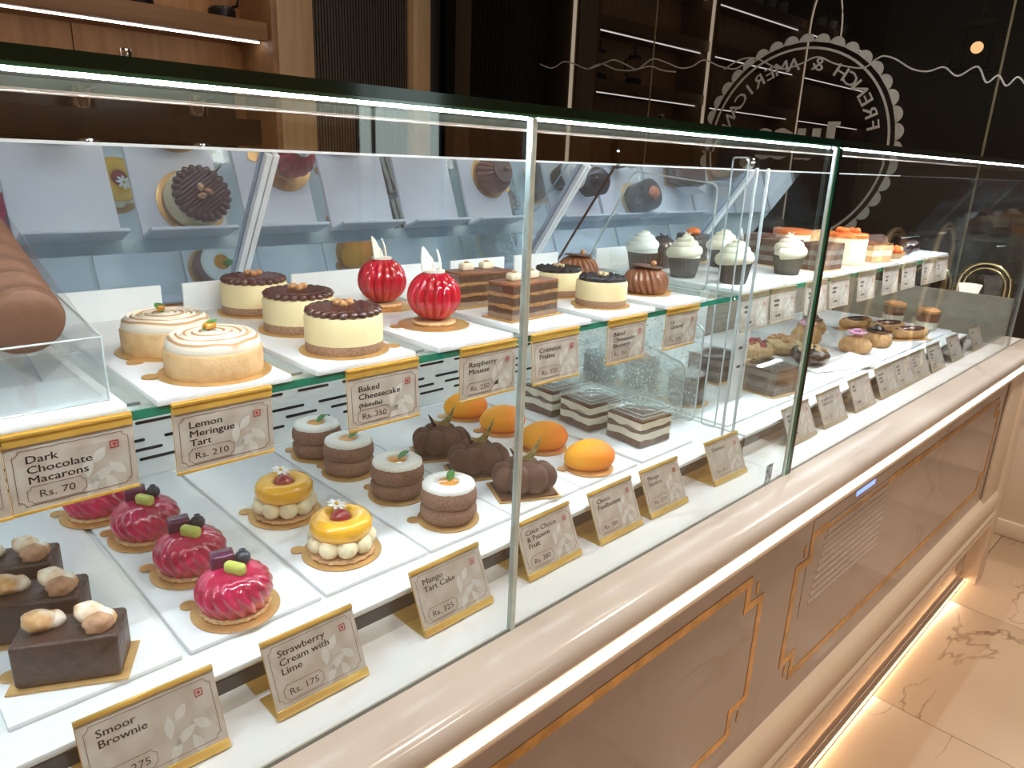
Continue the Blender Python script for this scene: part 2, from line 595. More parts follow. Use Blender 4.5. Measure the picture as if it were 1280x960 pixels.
        for i in range(n):
            for q in (Lp[i], Rp[i]):
                vs.append((q.x, q.y, 0))
                vs.append((q.x, q.y, t))
        for i in range(n if closed else n - 1):
            a, b = 4 * i, 4 * ((i + 1) % n)
            fs += [(a + 1, a + 3, b + 3, b + 1), (a, b, b + 2, a + 2), (a, a + 1, b + 1, b), (a + 2, b + 2, b + 3, a + 3)]
        return s.add(vs, fs, M)

    def mesh(s, name, smooth=35):
        me = bpy.data.meshes.new(name)
        me.from_pydata(s.v, [], s.f)
        me.validate()
        if smooth:
            me.polygons.foreach_set('use_smooth', [True] * len(me.polygons))
            me.set_sharp_from_angle(angle=math.radians(smooth))
        me.update()
        return me

    def build(s, name, mat, parent=None, smooth=35):
        return link(name, s.mesh(name, smooth), mat, parent)


def link(name, me, mat, parent=None):
    if mat and not me.materials:
        me.materials.append(MATS[mat])
    o = bpy.data.objects.new(name, me)
    C.objects.link(o)
    if parent:
        o.parent = parent
    return o


KIDS = {}


def tag(o, label=None, cat=None, group=None, kind=None):
    if label:
        o['label'] = label
    if cat:
        o['category'] = cat
    if group:
        o['group'] = group
    if kind:
        o['kind'] = kind
    return o


def thing(name, label=None, cat=None, loc=(0, 0, 0), rz=0.0, group=None):
    o = bpy.data.objects.new(name, None)
    C.objects.link(o)
    o.empty_display_size = 0.02
    o.location = loc
    o.rotation_euler = (0, 0, rz)
    return tag(o, label, cat, group)


def copy_tree(o, parent=None):
    c = o.copy()
    C.objects.link(c)
    c.parent = parent
    for ch in list(o.children):
        copy_tree(ch, c)
    return c


def place(proto, used, loc, rz, label, group=None, scale=1.0):
    """first call moves the prototype itself, later calls copy it"""
    o = proto if proto.name not in used else copy_tree(proto)
    used.add(proto.name)
    o.location = loc
    o.rotation_euler = (0, 0, rz)
    o.scale = (scale, scale, scale)
    o['label'] = label
    if group:
        o['group'] = group
    return o


USED = set()
TXT = {}


def text_mesh(body, size, bold=0.0, align='LEFT', sx=1.0):
    cu = bpy.data.curves.new('txt', 'FONT')
    cu.body = body
    cu.size = size
    cu.align_x = align
    cu.resolution_u = 2
    cu.offset = bold
    o = bpy.data.objects.new('txt', cu)
    me = bpy.data.meshes.new_from_object(o)
    vs = [(v.co.x * sx, v.co.y, 0) for v in me.vertices]
    fs = [tuple(p.vertices) for p in me.polygons]
    bpy.data.objects.remove(o)
    bpy.data.curves.remove(cu)
    bpy.data.meshes.remove(me)
    return vs, fs

# outline of the wavy line on the window (y, z)
WAVE_A = [(2.909, 1.918), (2.82, 1.893), (2.738, 1.919), (2.665, 1.904), (2.572, 1.876), (2.471, 1.896), (2.408, 1.907), (2.322, 1.877), (2.264, 1.859), (2.185, 1.896), (2.117, 1.882), (2.027, 1.85), (1.964, 1.853), (1.906, 1.875), (1.823, 1.845), (1.752, 1.831), (1.71, 1.848)]
WAVE_B = [(2.572, 1.876), (2.486, 1.893), (2.393, 1.863), (2.296, 1.854), (2.195, 1.866), (2.121, 1.845), (2.046, 1.834)]
WAVE_C = [(1.802, 1.831), (1.731, 1.865), (1.657, 1.866), (1.545, 1.82), (1.462, 1.833), (1.394, 1.855), (1.317, 1.825), (1.214, 1.805), (1.169, 1.832), (1.142, 1.842), (1.098, 1.828), (1.036, 1.792), (0.981, 1.781), (0.931, 1.792), (0.882, 1.761), (0.826, 1.788), (0.789, 1.736), (0.758, 1.757), (0.728, 1.723), (0.701, 1.749), (0.673, 1.724)]

# ================================================================== THE ROOM
XW = 3.0          # storefront window plane (faces the camera, reflects the back wall)
YB = 3.85         # back wall
DECK = 0.9015     # counter top
TRAY = 0.9565     # top of the trays
SLAB = 1.210      # top of the marble slabs on the glass shelf
X0 = -0.75        # near end of the counter

# floor: marble tiles over a screed
fl = MB().box2((-3.2, -2.9, -0.08), (6.5, 4.2, -0.010)).build('floor', 'grout')
tag(fl, kind='structure')
tile_me = MB().box((0, 0, -0.005), (0.7075, 1.4175, 0.010), 0.0006).mesh('tile')
for i in range(-4, 7):
    for j in range(-1, 3):
        o = link('tile', tile_me, 'floor_marble', fl)
        o.location = (1.97 + 0.355 + 0.71 * i, -0.237 + 1.42 * j, 0)
        o.rotation_euler = (0, 0, PI * ((i * 3 + j) % 2))

tag(MB().box2((-3.2, -2.9, CEIL), (6.5, 4.2, CEIL + 0.1)).build('ceiling', 'ceiling_paint'), kind='structure')
tag(MB().box2((-3.3, -2.9, 0), (-3.2, 4.2, CEIL)).build('wall_left', 'wall_paint'), kind='structure')
tag(MB().box2((6.4, -2.9, 0), (6.5, 4.2, CEIL)).build('wall_right', 'slat_dark'), kind='structure')
# downlight housings in the ceiling
for k, (lx, ly) in enumerate(((0.2, 0.0), (1.5, 0.0), (2.8, 0.0), (0.4, -1.6), (2.0, -1.6), (1.0, 2.3), (4.7, 0.2))):
    mb = MB()
    mb.box((lx, ly - 0.125, CEIL - 0.03), (0.28, 0.02, 0.058))
    mb.box((lx, ly + 0.125, CEIL - 0.03), (0.28, 0.02, 0.058))
    mb.box((lx - 0.13, ly, CEIL - 0.03), (0.02, 0.23, 0.058))
    mb.box((lx + 0.13, ly, CEIL - 0.03), (0.02, 0.23, 0.058))
    tag(mb.build('downlight_housing', 'alu_white'),
        ('square ceiling downlight frame over the near counter', 'square ceiling downlight frame over the middle counter',
         'square ceiling downlight frame over the far counter', 'square ceiling downlight frame near the entrance wall',
         'square ceiling downlight frame in front of the glass door', 'square ceiling downlight frame over the staff aisle', 'added unseen ceiling downlight frame over the brass chairs')[k],
        'light fitting', 'ceiling downlights')
# entrance wall behind the photographer with a bright glass door (seen mirrored in the case glass)
wf = MB()
wf.box2((-3.2, -2.9, 0), (2.42, -2.8, CEIL))
wf.box2((3.10, -2.9, 0), (6.4, -2.8, CEIL))
wf.box2((2.42, -2.9, 2.3), (3.10, -2.8, CEIL))
tag(wf.build('wall_front', 'oak'), kind='structure')
dr = thing('door_1', loc=(2.76, -2.85, 0))
tag(dr, kind='structure')
MB().box2((-0.30, -0.012, 1.42), (0.30, 0.012, 2.26)).build('pane', 'daylight', dr)
MB().box2((-0.30, -0.02, 0.03), (0.30, 0.02, 1.42)).build('door_blind', 'oak', dr)  # unseen solid half, added to keep the door's reflection high
d2 = MB()
d2.box2((-0.34, -0.03, 0), (-0.30, 0.03, 2.3)).box2((0.30, -0.03, 0), (0.34, 0.03, 2.3)).box2((-0.30, -0.03, 2.26), (0.30, 0.03, 2.3))
d2.box2((-0.30, -0.03, 0), (0.30, 0.03, 0.03)).box2((-0.21, -0.03, 0.03), (-0.19, 0.03, 2.26))
d2.build('door_frame', 'black_plastic', dr)

# back wall, oak, built of upright boards
wb = MB().box2((-3.2, YB + 0.02, 0), (XW, YB + 0.12, CEIL)).build('wall_back', 'black_gap')
tag(wb, kind='structure')
xs = [-3.2, -2.35, -1.42, -0.50, 0.32, 1.02, 1.80]
for a, b in zip(xs, xs[1:]):
    MB().box2((a + 0.002, YB, 0), (b - 0.002, YB + 0.02, CEIL), 0.002).build('panel', 'oak', wb)
# low cabinet run of the staff aisle
tag(MB().box2((-3.19, 3.25, 0.0), (1.78, YB - 0.002, 0.92), 0.01).build('back_cabinet', 'oak'),
    'low oak cabinet run along the back wall', 'cabinet')

# bays of the shelving
uprights = [(-3.15, 'far left'), (-1.36, 'third'), (0.30, 'second'), (1.79, 'first')]
fin_lab = ['oak shelf upright at the hidden left end of the back wall', 'oak shelf upright carrying the arched light strip',
           'oak shelf upright between the two lit shelf bays', 'oak shelf upright ending the lit shelf beside the ribbed panel']
for k, (ux, _) in enumerate(uprights):
    o = MB().box2((ux, 3.52, 0.9205 if k < 3 else 0.0), (ux + (0.045 if k < 3 else 0.03), YB - 0.002, CEIL - 0.002), 0.002).build('shelf_upright', 'oak_shelf')
    tag(o, fin_lab[k], 'shelf upright', 'uprights of the oak shelving')
bays = [(-3.10, -1.364, 'left'), (-1.312, 0.296, 'middle'), (0.349, 1.786, 'right')]
ZS = {0: 1.925, 1: 2.335, 2: 2.735}
for (a, b, nm) in bays:
    for k, z in ZS.items():
        hn = ('lower', 'middle', 'upper')[k]
        o = thing('wall_shelf', 'thick oak wall shelf, %s level of the %s shelving bay, lit from below' % (hn, nm), 'shelf', ((a + b) / 2, 3.70, z), 0, 'lit oak wall shelves')
        MB().box2((-(b - a) / 2, -0.15, 0), ((b - a) / 2, 0.148, 0.078), 0.002).build('shelf_board', 'oak_shelf', o)
        MB().box2((-(b - a) / 2 + 0.01, -0.075, -0.007), ((b - a) / 2 - 0.01, -0.064, -0.001)).build('led_strip', 'led_wall', o)

# oak pilaster right of the shelving with a hidden upright light strip, then ribbed dark panel
p = thing('oak_pilaster', 'smooth oak pilaster between lit shelving and dark ribbed panel', 'wall panel', (1.905, 3.62, 0))
MB().box2((-0.085, -0.10, 0), (0.105, 0.228, CEIL - 0.002), 0.002).build('post', 'oak_pale', p)
MB().box2((0.106, -0.07, 0.3), (0.114, -0.045, CEIL - 0.1)).build('led_strip', 'led_wall_warm', p)
for k, ux in enumerate((0.346, -1.314)):
    mb = MB()
    if k == 0:
        mb.box2((ux, 3.535, 0.95), (ux + 0.008, 3.56, CEIL - 0.1))
    else:
        path = [(ux + 0.004, 3.548, 0.95)] + [(ux + 0.004 - 0.35 + 0.35 * math.cos(t), 3.51, 2.75 + 0.45 * math.sin(t)) for t in [PI * q / 20 for q in range(21)]]
        mb.tube([(ux + 0.004, 3.51, 0.95)] + path[1:], 0.008, 6)
    tag(mb.build('led_strip', 'led_wall_warm'),
        ('warm upright light strip on the middle shelf upright', 'warm arched light strip in front of the left shelving bay')[k], 'light strip')
rp = thing('ribbed_panel', 'dark brown finely ribbed wall panel beside the oak pilaster', 'wall panel', (2.40, 3.80, 0))
MB().box2((-0.385, 0.0, 0), (0.375, 0.048, CEIL - 0.002)).build('backing', 'black_gap', rp)
mb = MB()
for k in range(42):
    x = -0.38 + 0.018 * k
    mb.box2((x, -0.012, 0), (x + 0.011, 0.001, CEIL - 0.002))
tag(mb.build('ribs', 'slat_dark', rp, 0), kind='stuff')
p = thing('oak_corner_board', 'narrow pale oak board in the wall corner by the window', 'wall panel', (2.85, 3.78, 0))
MB().box2((-0.07, -0.05, 0), (0.055, 0.068, CEIL - 0.002), 0.002).build('board', 'oak_pale', p)
MB().box2((0.06, -0.05, 0), (0.125, 0.068, CEIL - 0.002), 0.002).build('dark_strip', 'black_gap', p)  # plain black strip between board and window

# black coffee presses on the lower right shelf
def coffee_press():
    t = thing('coffee_press', cat='coffee press')
    MB().lathe([(0, 0), (0.058, 0), (0.062, 0.006), (0.062, 0.040), (0.050, 0.052), (0, 0.052)], 24).build('base', 'black_plastic', t)
    MB().lathe([(0.045, 0.052), (0.047, 0.06), (0.047, 0.19)], 24).build('glass_jug', 'acrylic', t)
    MB().lathe([(0.0, 0.19), (0.05, 0.19), (0.05, 0.205), (0.012, 0.215), (0.006, 0.25), (0.012, 0.262), (0, 0.27)], 24).build('lid', 'black_plastic', t)
    MB().tube([(0.048, 0, 0.18), (0.085, 0, 0.175), (0.095, 0, 0.13), (0.080, 0, 0.07), (0.055, 0, 0.06)], 0.008, 8).build('handle', 'black_plastic', t)
    return t


cp = coffee_press()
place(cp, USED, (1.235, 3.63, 2.003), 0.2, 'glass and black coffee press on lit oak shelf, left of two', 'coffee presses on the oak shelf')
place(cp, USED, (1.615, 3.66, 2.003), 0.1, 'glass and black coffee press at right end of lit oak shelf', 'coffee presses on the oak shelf')
t = thing('machine_backdrop', 'added dark backdrop shaped as a coffee machine on the back cabinet behind the glass case', 'coffee machine', (0.95, 3.50, 0.92))  # unseen, added to darken the view through the upper glass band
MB().box2((-0.75, -0.20, 0.0), (0.62, 0.02, 0.10), 0.01).build('drip_tray', 'black_plastic', t)
MB().box2((-0.75, -0.02, 0.10), (0.62, 0.02, 0.52), 0.005).build('back_plate', 'black_plastic', t)
MB().box2((-0.78, -0.22, 0.52), (0.65, 0.02, 0.76), 0.02).build('top_housing', 'black_plastic', t)
for gx in (-0.5, -0.05, 0.4):
    g_ = MB().lathe([(0, 0.36), (0.035, 0.36), (0.045, 0.40), (0.045, 0.52), (0, 0.52)], 20, Matrix.Translation((gx, -0.12, 0))).build('brew_head', 'steel', t)
    MB().tube([(gx, -0.15, 0.375), (gx, -0.30, 0.36)], 0.012, 8).build('filter_handle', 'black_plastic', g_)
t = thing('coffee_canister', 'small black canister with steel knob standing on the dark backdrop', 'canister', (1.10, 3.44, 1.68))
MB().lathe([(0, 0), (0.05, 0), (0.05, 0.07), (0.04, 0.085), (0, 0.085)], 20).build('body', 'black_plastic', t)
MB().lathe([(0, 0.085), (0.022, 0.085), (0.026, 0.10), (0.022, 0.12), (0, 0.125)], 16).build('lid_knob', 'steel', t)

# potted plants on the top shelf (seen mirrored in the dark window)
def potted_plant():
    t = thing('potted_plant', cat='plant')
    MB().lathe([(0, 0), (0.045, 0), (0.058, 0.10), (0.05, 0.10), (0.045, 0.085), (0, 0.085)], 18).build('pot', 'terracotta_white', t)
    mb = MB()
    for k in range(14):
        a = 2.4 * k
        L = 0.07 + 0.03 * math.sin(k * 1.7)
        base = Vector((0.012 * math.cos(a), 0.012 * math.sin(a), 0.085))
        tip = base + Vector((0.45 * L * math.cos(a), 0.45 * L * math.sin(a), L))
        mb.tube([base, base.lerp(tip, .5) + Vector((0, 0, .008)), tip], [0.004, 0.009, 0.001], 5)
    mb.build('leaves', 'leaf', t)
    return t


pp = potted_plant()
for k, x in enumerate((-0.95, -0.72, -0.50, -0.28, -0.05, 0.15, -2.3, -2.05, -1.8)):
    place(pp, USED, (x, 3.64, 2.813), k, 'small leafy plant in white pot, %s on the top oak shelf' % ('first second third fourth fifth sixth seventh eighth ninth'.split()[k]), 'potted plants on the top shelf')

# dark storefront window with reversed logo
wn = thing('window_1', loc=(XW, 0, 0))
tag(wn, kind='structure')
ys = [3.78, 2.18, 0.755, 0.56]
for a, b in zip(ys, ys[1:]):
    MB().box2((0, b + 0.004, 0.86), (0.012, a - 0.004, CEIL - 0.002)).build('pane', 'window_dark_glass', wn)
for y in ys[1:3]:
    MB().box2((0.001, y - 0.0045, 0.86), (0.013, y + 0.0045, CEIL - 0.002)).build('window_seam', 'seam', wn)
tag(MB().box2((XW, 0.50, 0), (XW + 0.10, 3.78, 0.858)).build('wall_window', 'cream_paint'), kind='structure')

LC = Vector((XW - 0.0005, 1.447, 1.515))
def on_glass(u, v):
    """unmirrored logo coordinates -> window plane seen from behind, so it reads reversed"""
    return Vector((LC.x, LC.y + u, LC.z + v))


MG = Matrix(((0, 0, -1, LC.x), (1, 0, 0, LC.y), (0, 1, 0, LC.z), (0, 0, 0, 1)))
lg = thing('logo_decal', 'pale scalloped round logo on the dark window with reversed lettering', 'sign', tuple(LC))
ML = MG.copy()
ML.translation = Vector((0, 0, 0))
mb = MB()
mb.strip([(0.376 * math.cos(2 * PI * k / 96), 0.376 * math.sin(2 * PI * k / 96)) for k in range(96)], 0.009, 0.0006, ML, True)
mb.build('ring', 'decal_white', lg, 0)
mb = MB()
NS = 40
for k in range(NS):
    a0 = 2 * PI * k / NS
    ctr = Vector((0.397 * math.cos(a0), 0.397 * math.sin(a0)))
    poly = []
    for q in range(13):
        t = a0 - PI / 2 + PI * q / 12
        poly.append((ctr.x + 0.0312 * math.cos(t), ctr.y + 0.0312 * math.sin(t)))
    mb.prism(poly, 0, 0.0006, ML)
mb.build('scallops', 'decal_white', lg, 0)
word = 'FRENCH & AMERICAN'
step = math.radians(146) / (len(word) - 1)
for k, ch in enumerate(word):
    if ch == ' ':
        continue
    ang = PI / 2 + math.radians(75) - step * k
    v_, f_ = text_mesh(ch, 0.070, 0.0, 'CENTER', 1.15)
    mr = Matrix.Rotation(ang - PI / 2, 4, 'Z')
    mt = Matrix.Translation((0.296 * math.cos(ang), 0.296 * math.sin(ang), 0.0006))
    MB().add(v_, f_, ML @ mt @ mr).add(v_, f_, ML @ mt @ mr @ Matrix.Translation((0.0022, 0, 0.0001))).build('letter', 'decal_white', lg, 0)
v_, f_ = text_mesh('ucs', 0.190, 0.007, 'LEFT', 1.0)
wmax = max(p[0] for p in v_)
xh = max(p[1] for p in v_)
v_ = [((p[0]) * 0.285 / wmax, p[1] * 0.115 / xh, 0) for p in v_]
MB().add(v_, f_, ML @ Matrix.Translation((-0.118, -0.038, 0.0006))).build('word_lettering', 'decal_white', lg, 0)
MB().prism([(-0.170, -0.040), (-0.135, -0.040), (-0.135, 0.100), (-0.185, 0.100), (-0.185, 0.084), (-0.170, 0.084)], 0, 0.0006, ML).build('tall_letter', 'decal_white', lg, 0)

wave_pts = [WAVE_A, WAVE_B, WAVE_C]
wv = thing('wave_decal', 'thin pale wavy line running across the dark window', 'sign', (XW - 0.0005, 0, 0))
for pts in wave_pts:
    # smooth with catmull-rom
    P = [Vector(q) for q in pts]
    S = []
    for i in range(len(P) - 1):
        p0, p1, p2, p3 = P[max(0, i - 1)], P[i], P[i + 1], P[min(len(P) - 1, i + 2)]
        for q in range(6):
            t = q / 6
            S.append(0.5 * ((2 * p1) + (-p0 + p2) * t + (2 * p0 - 5 * p1 + 4 * p2 - p3) * t * t + (-p0 + 3 * p1 - 3 * p2 + p3) * t ** 3))
    S.append(P[-1])
    mg = Matrix(((0, 0, -1, 0), (1, 0, 0, 0), (0, 1, 0, 0), (0, 0, 0, 1)))
    MB().strip([(q.x, q.y) for q in S], 0.0055, 0.0005, mg).build('wave_line', 'decal_white', wv, 0)

# pendant lantern over the aisle, mirrored at the upper right of the window
t = thing('pendant_lantern', 'small warm pendant lantern hanging from the ceiling, mirrored in dark window', 'lamp', (-1.0, 1.96, 2.42))
MB().ball((0, 0, 0), 0.045, 14, 8).build('bulb', 'bulb', t)
mb = MB()
for sx in (-1, 1):
    for sy in (-1, 1):
        mb.box((0.13 * sx, 0.13 * sy, 0), (0.012, 0.012, 0.34))
for sz in (-0.17, 0.17):
    mb.box((0, 0.13, sz), (0.27, 0.012, 0.012)).box((0, -0.13, sz), (0.27, 0.012, 0.012)).box((0.13, 0, sz), (0.012, 0.27, 0.012)).box((-0.13, 0, sz), (0.012, 0.27, 0.012))
mb.box((0, 0, 0.176), (0.26, 0.26, 0.006))
mb.build('lantern_frame', 'brass', t)
MB().tube([(0, 0, 0.179), (0, 0, CEIL - 2.42 - 0.001)], 0.006, 6).build('rod', 'brass', t)

# ================================================================== THE COUNTER
ct = thing('display_counter', 'cream marble display counter with gold inlaid panels and moulded base', 'counter', (0, 0, 0))
XE = 2.80
# worktop with rounded front edge
mb = MB()
prof = [(0.50, DECK), (0.452, DECK), (0.441, DECK - 0.003), (0.4345, DECK - 0.010), (0.432, DECK - 0.020), (0.434, DECK - 0.032), (0.440, DECK - 0.040), (0.452, DECK - 0.044), (0.50, DECK - 0.044)]
n = len(prof)
mb.add([(X0, y, z) for y, z in prof] + [(XE + 0.16, y, z) for y, z in prof],
       [(k, k + 1, n + k + 1, n + k) for k in range(n - 1)] + [tuple(range(n)), tuple(reversed(range(n, 2 * n))), (0, n, 2 * n - 1, n - 1)])
mb.build('worktop_edge', 'counter_quartz', ct, 50)
MB().box2((X0, 0.503, DECK - 0.044), (XE + 0.16, 1.10, DECK), 0.0).build('worktop', 'counter_quartz', ct)
MB().box2((X0, 0.4995, DECK - 0.044), (XE + 0.16, 0.5035, DECK + 0.0004)).build('glass_channel', 'seal', ct)
MB().box2((X0, 0.4385, DECK - 0.0565), (2.862, 0.4420, DECK - 0.0525)).build('led_strip', 'led_lip', ct)
MB().box2((X0, 0.4370, DECK - 0.0700), (2.862, 0.46, DECK - 0.0580), 0.005).box2((X0, 0.4430, DECK - 0.0580), (2.862, 0.46, DECK - 0.044)).build('led_channel', 'cream_paint', ct)
MB().box2((X0, 0.46, 0.36), (2.862, 1.08, DECK - 0.044)).build('fascia', 'fascia_marble', ct)
MB().box2((2.69, 0.448, 0.36), (2.862, 0.4595, DECK - 0.068), 0.004).build('end_pilaster', 'cream_paint', ct)
MB().box2((2.863, 0.44, 0.0), (2.96, 1.08, DECK - 0.046), 0.004).build('end_post', 'cream_paint', ct)
# gold inlay frames with notched corners and leaf accents
def frame(xa, xb, za, zb, nt_, wd):
    pts = [(xa + nt_, za), (xb - nt_, za), (xb - nt_, za + nt_), (xb, za + nt_), (xb, zb - nt_), (xb - nt_, zb - nt_), (xb - nt_, zb),
           (xa + nt_, zb), (xa + nt_, zb - nt_), (xa, zb - nt_), (xa, za + nt_), (xa + nt_, za + nt_)]
    MF = Matrix(((1, 0, 0, 0), (0, 0, -1, 0.4601), (0, 1, 0, 0), (0, 0, 0, 1)))
    MB().strip(pts, wd, 0.0012, MF, True).build('gold_inlay', 'gold_inlay', ct, 0)
    for (lx, lz) in ((xa + 0.022, za + 0.024), (xb - 0.022, za + 0.024), (xa + 0.022, zb - 0.024), (xb - 0.022, zb - 0.024)):
        poly = [(lx + 0.0085 * math.sin(PI * q / 8) * s_, lz - 0.013 + 0.026 * q / 8) for s_, qq in ((1, range(0, 9)), (-0.35, range(7, 0, -1))) for q in qq]
        MB().prism(poly, 0, 0.0012, MF).build('gold_leaf_accent', 'gold_inlay', ct, 0)


frame(-0.55, 1.082, H - 0.966, H - 0.652, 0.052, 0.016)
frame(1.220, 2.640, H - 0.966, H - 0.652, 0.052, 0.016)
# faint pale louvre bars and a blue glowing strip on the second panel
vt = MB().box2((1.262, 0.4592, 0.592), (1.668, 0.4599, 0.802)).build('louvre_frame', 'fascia_marble', ct)
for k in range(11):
    MB().box2((1.300 + 0.004 * k, 0.4584, 0.604 + 0.0165 * k), (1.660, 0.4592, 0.610 + 0.0165 * k)).build('louvre_bar', 'louvre_pale', vt)
MB().box2((1.46, 0.4580, 0.790), (1.56, 0.4590, 0.800)).build('blue_strip', 'blue_glow', vt)
# base moulding
prof = [(0.4595, 0.392), (0.447, 0.378), (0.440, 0.368), (0.438, 0.318), (0.444, 0.310), (0.438, 0.302), (0.436, 0.286), (0.444, 0.279), (0.438, 0.272), (0.438, 0.256), (0.46, 0.250), (0.52, 0.250), (0.52, 0.392)]
n = len(prof)
mb = MB()
mb.add([(X0, y, z) for y, z in prof] + [(2.862, y, z) for y, z in prof],
       [(k, (k + 1) % n, n + (k + 1) % n, n + k) for k in range(n)] + [tuple(range(n)), tuple(reversed(range(n, 2 * n)))])
mb.build('base_moulding', 'cream_paint', ct, 40)
MB().box2((X0, 0.490, 0.0), (2.862, 1.08, 0.249)).build('plinth', 'fascia_marble', ct)
MB().box2((X0, 0.4775, 0.0085), (2.862, 0.4895, 0.0115)).build('led_cover', 'cream_paint', ct)
MB().box2((X0, 0.4825, 0.003), (2.862, 0.4885, 0.0080)).build('floor_led_strip', 'led_floor', ct)

# low cream wall block and pipe beyond the counter end
t = thing('low_wall_block', 'low cream block standing beyond the far end of the counter', 'block', (3.62, 0.55, 0))
MB().box2((-0.22, -0.22, 0.0), (0.6, 0.42, 0.52), 0.01).build('body', 'cream_paint', t)
MB().box2((-0.235, -0.235, 0.0), (0.6, 0.42, 0.07), 0.006).build('skirting', 'cream_paint', t)
MB().box2((-0.23, -0.23, 0.521), (0.6, 0.42, 0.54), 0.004).build('cap', 'counter_quartz', t)

# brass arch-backed chairs of the seating area, mirrored in the glass of the far case
def arch_chair():
    t = thing('arch_back_chair', cat='chair')
    for s_ in (1.0, 0.86):
        r = 0.215 * s_
        path = [(-r, -0.20, 0.46)] + [(-r * math.cos(PI * q / 20), -0.22, 0.89 + r * math.sin(PI * q / 20)) for q in range(21)] + [(r, -0.20, 0.46)]
        MB().tube(path, 0.013 if s_ == 1 else 0.008, 10).build('arch_rod', 'chair_brass', t)
    MB().lathe([(0, 0.44), (0.20, 0.44), (0.225, 0.46), (0.225, 0.50), (0.20, 0.52), (0, 0.525)], 32).build('seat', 'velvet_green', t)
    for lx in (-0.16, 0.16):
        for ly in (-0.16, 0.16):
            MB().tube([(lx * 1.1, ly * 1.1, 0.0), (lx, ly, 0.44)], 0.012, 8).build('leg', 'chair_brass', t)
    return t


ac = arch_chair()
for k, (x, l) in enumerate(((4.13, 'brass arch-backed chair nearest the counter end, mirrored in the far case glass'), (4.90, 'middle brass arch-backed chair, mirrored in the far case glass'), (5.95, 'farthest brass arch-backed chair, mirrored in the far case glass'))):
    place(ac, USED, (x, -0.82, 0.0), PI, l, 'brass arch-backed chairs')

# brass arches with a lamp on the ledge between case and window
def brass_arch(x, y, z, wdt, hgt, lab):
    t = thing('brass_arch', lab, 'ornament', (x, y, z), 0, 'brass arch ornaments')
    for k, s_ in enumerate((1.0, 0.80)):
        r = wdt / 2 * s_
        path = [(0, -r, 0)] + [(0, -r * math.cos(PI * q / 16), hgt - wdt / 2 + r * math.sin(PI * q / 16)) for q in range(17)] + [(0, r, 0)]
        MB().tube(path, 0.0045 if k == 0 else 0.0032, 8).build('arch_rod', 'brass', t)
    MB().box((0, 0, 0.003), (0.05, wdt + 0.03, 0.006), 0.002).build('foot', 'brass', t)
    return t


# ================================================================== THE DISPLAY CASES
XC = 1.19      # end of the cooled case
XF = 2.77      # far end of the second case
YG = 0.50
ZT = H + 0.039  # underside of the top glass
TH = math.radians(34.5)
MT = (0.935, H)              # mirror top edge (y, z)
MBo = (0.935 + 0.217 * math.tan(TH), H - 0.217)


def sheet_x(mb, x0, x1, pts):
    """prism along x of a (y, z) polygon"""
    n = len(pts)
    mb.add([(x0, y, z) for y, z in pts] + [(x1, y, z) for y, z in pts],
           [(k, (k + 1) % n, n + (k + 1) % n, n + k) for k in range(n)] + [tuple(reversed(range(n))), tuple(range(n, 2 * n))])
    return mb


dc = thing('display_case', 'cooled glass pastry case with slanted mirror back, nearest the viewer', 'display case', (0, 0, 0))
d2c = thing('display_case', 'second glass pastry case beyond the green edged end pane', 'display case', (0, 0, 0))


def gl(mb, name, mat, par):
    return mb.build(name, mat, par, 0)


# front panes
gl(MB().box2((X0, YG, DECK), (0.509, YG + 0.006, ZT)), 'front_pane', 'pane_glass', dc)
gl(MB().box2((0.5155, YG, DECK), (XC - 0.006, YG + 0.006, ZT)), 'front_pane', 'pane_glass', dc)
gl(MB().box2((0.509, YG - 0.0004, DECK), (0.512, YG + 0.0064, ZT)), 'pane_edge', 'glass_edge_pale', dc)
gl(MB().box2((0.5126, YG - 0.0004, DECK), (0.5154, YG + 0.0064, ZT)), 'pane_edge', 'glass_edge_pale', dc)
gl(MB().box2((XC + 0.0185, YG, DECK), (XF, YG + 0.006, ZT)), 'front_pane', 'pane_glass', d2c)
gl(MB().box2((XF, YG, DECK), (XF + 0.004, YG + 0.0062, ZT)), 'pane_edge', 'acrylic_edge', d2c)
gl(MB().box2((XF - 0.001, YG + 0.007, DECK), (XF + 0.003, 1.08, ZT)), 'end_pane', 'pane_glass', d2c)
# top plates with polished green front edges
for par, xa, xb, dark in ((dc, X0, XC + 0.006, 0), (d2c, XC + 0.008, XF + 0.004, 1)):
    gl(MB().box2((xa, YG + 0.004, ZT), (xb, 0.708, ZT + 0.0105)), 'top_plate', 'pane_glass', par)
    gl(MB().box2((xa, YG - 0.002, ZT + 0.0002), (xb, YG + 0.004, ZT + 0.0030)), 'top_plate_edge', 'glass_edge' if not dark else 'glass_edge_dark', par)
    gl(MB().box2((xa, YG - 0.003, ZT + 0.0030), (xb, YG + 0.010, ZT + 0.0118)), 'top_plate_edge', 'glass_edge_dark' if not dark else 'black_edge', par)
    gl(MB().box2((xa, 0.708, ZT + 0.0005), (xb, 0.711, ZT + 0.010)), 'top_plate_edge', 'glass_edge_pale' if not dark else 'acrylic_edge', par)
    gl(MB().box2((xa, 0.716, ZT + 0.0005), (xb, 0.719, ZT + 0.010)), 'top_plate_edge', 'glass_edge_pale' if not dark else 'acrylic_edge', par)
    for ry in (0.7065, 0.7175):
        MB().box2((xa, ry, ZT - 0.0016), (xb, ry + 0.0016, ZT - 0.0002)).build('top_rail', 'rail_bronze', par)
    gl(MB().box2((xa, 0.719, ZT), (xb, 0.965, ZT + 0.0105)), 'top_plate', 'pane_glass', par)
MB().box2((X0, YG + 0.0095, ZT - 0.0014), (XC - 0.004, YG + 0.0117, ZT - 0.0006)).build('led_strip', 'led_cool', dc)
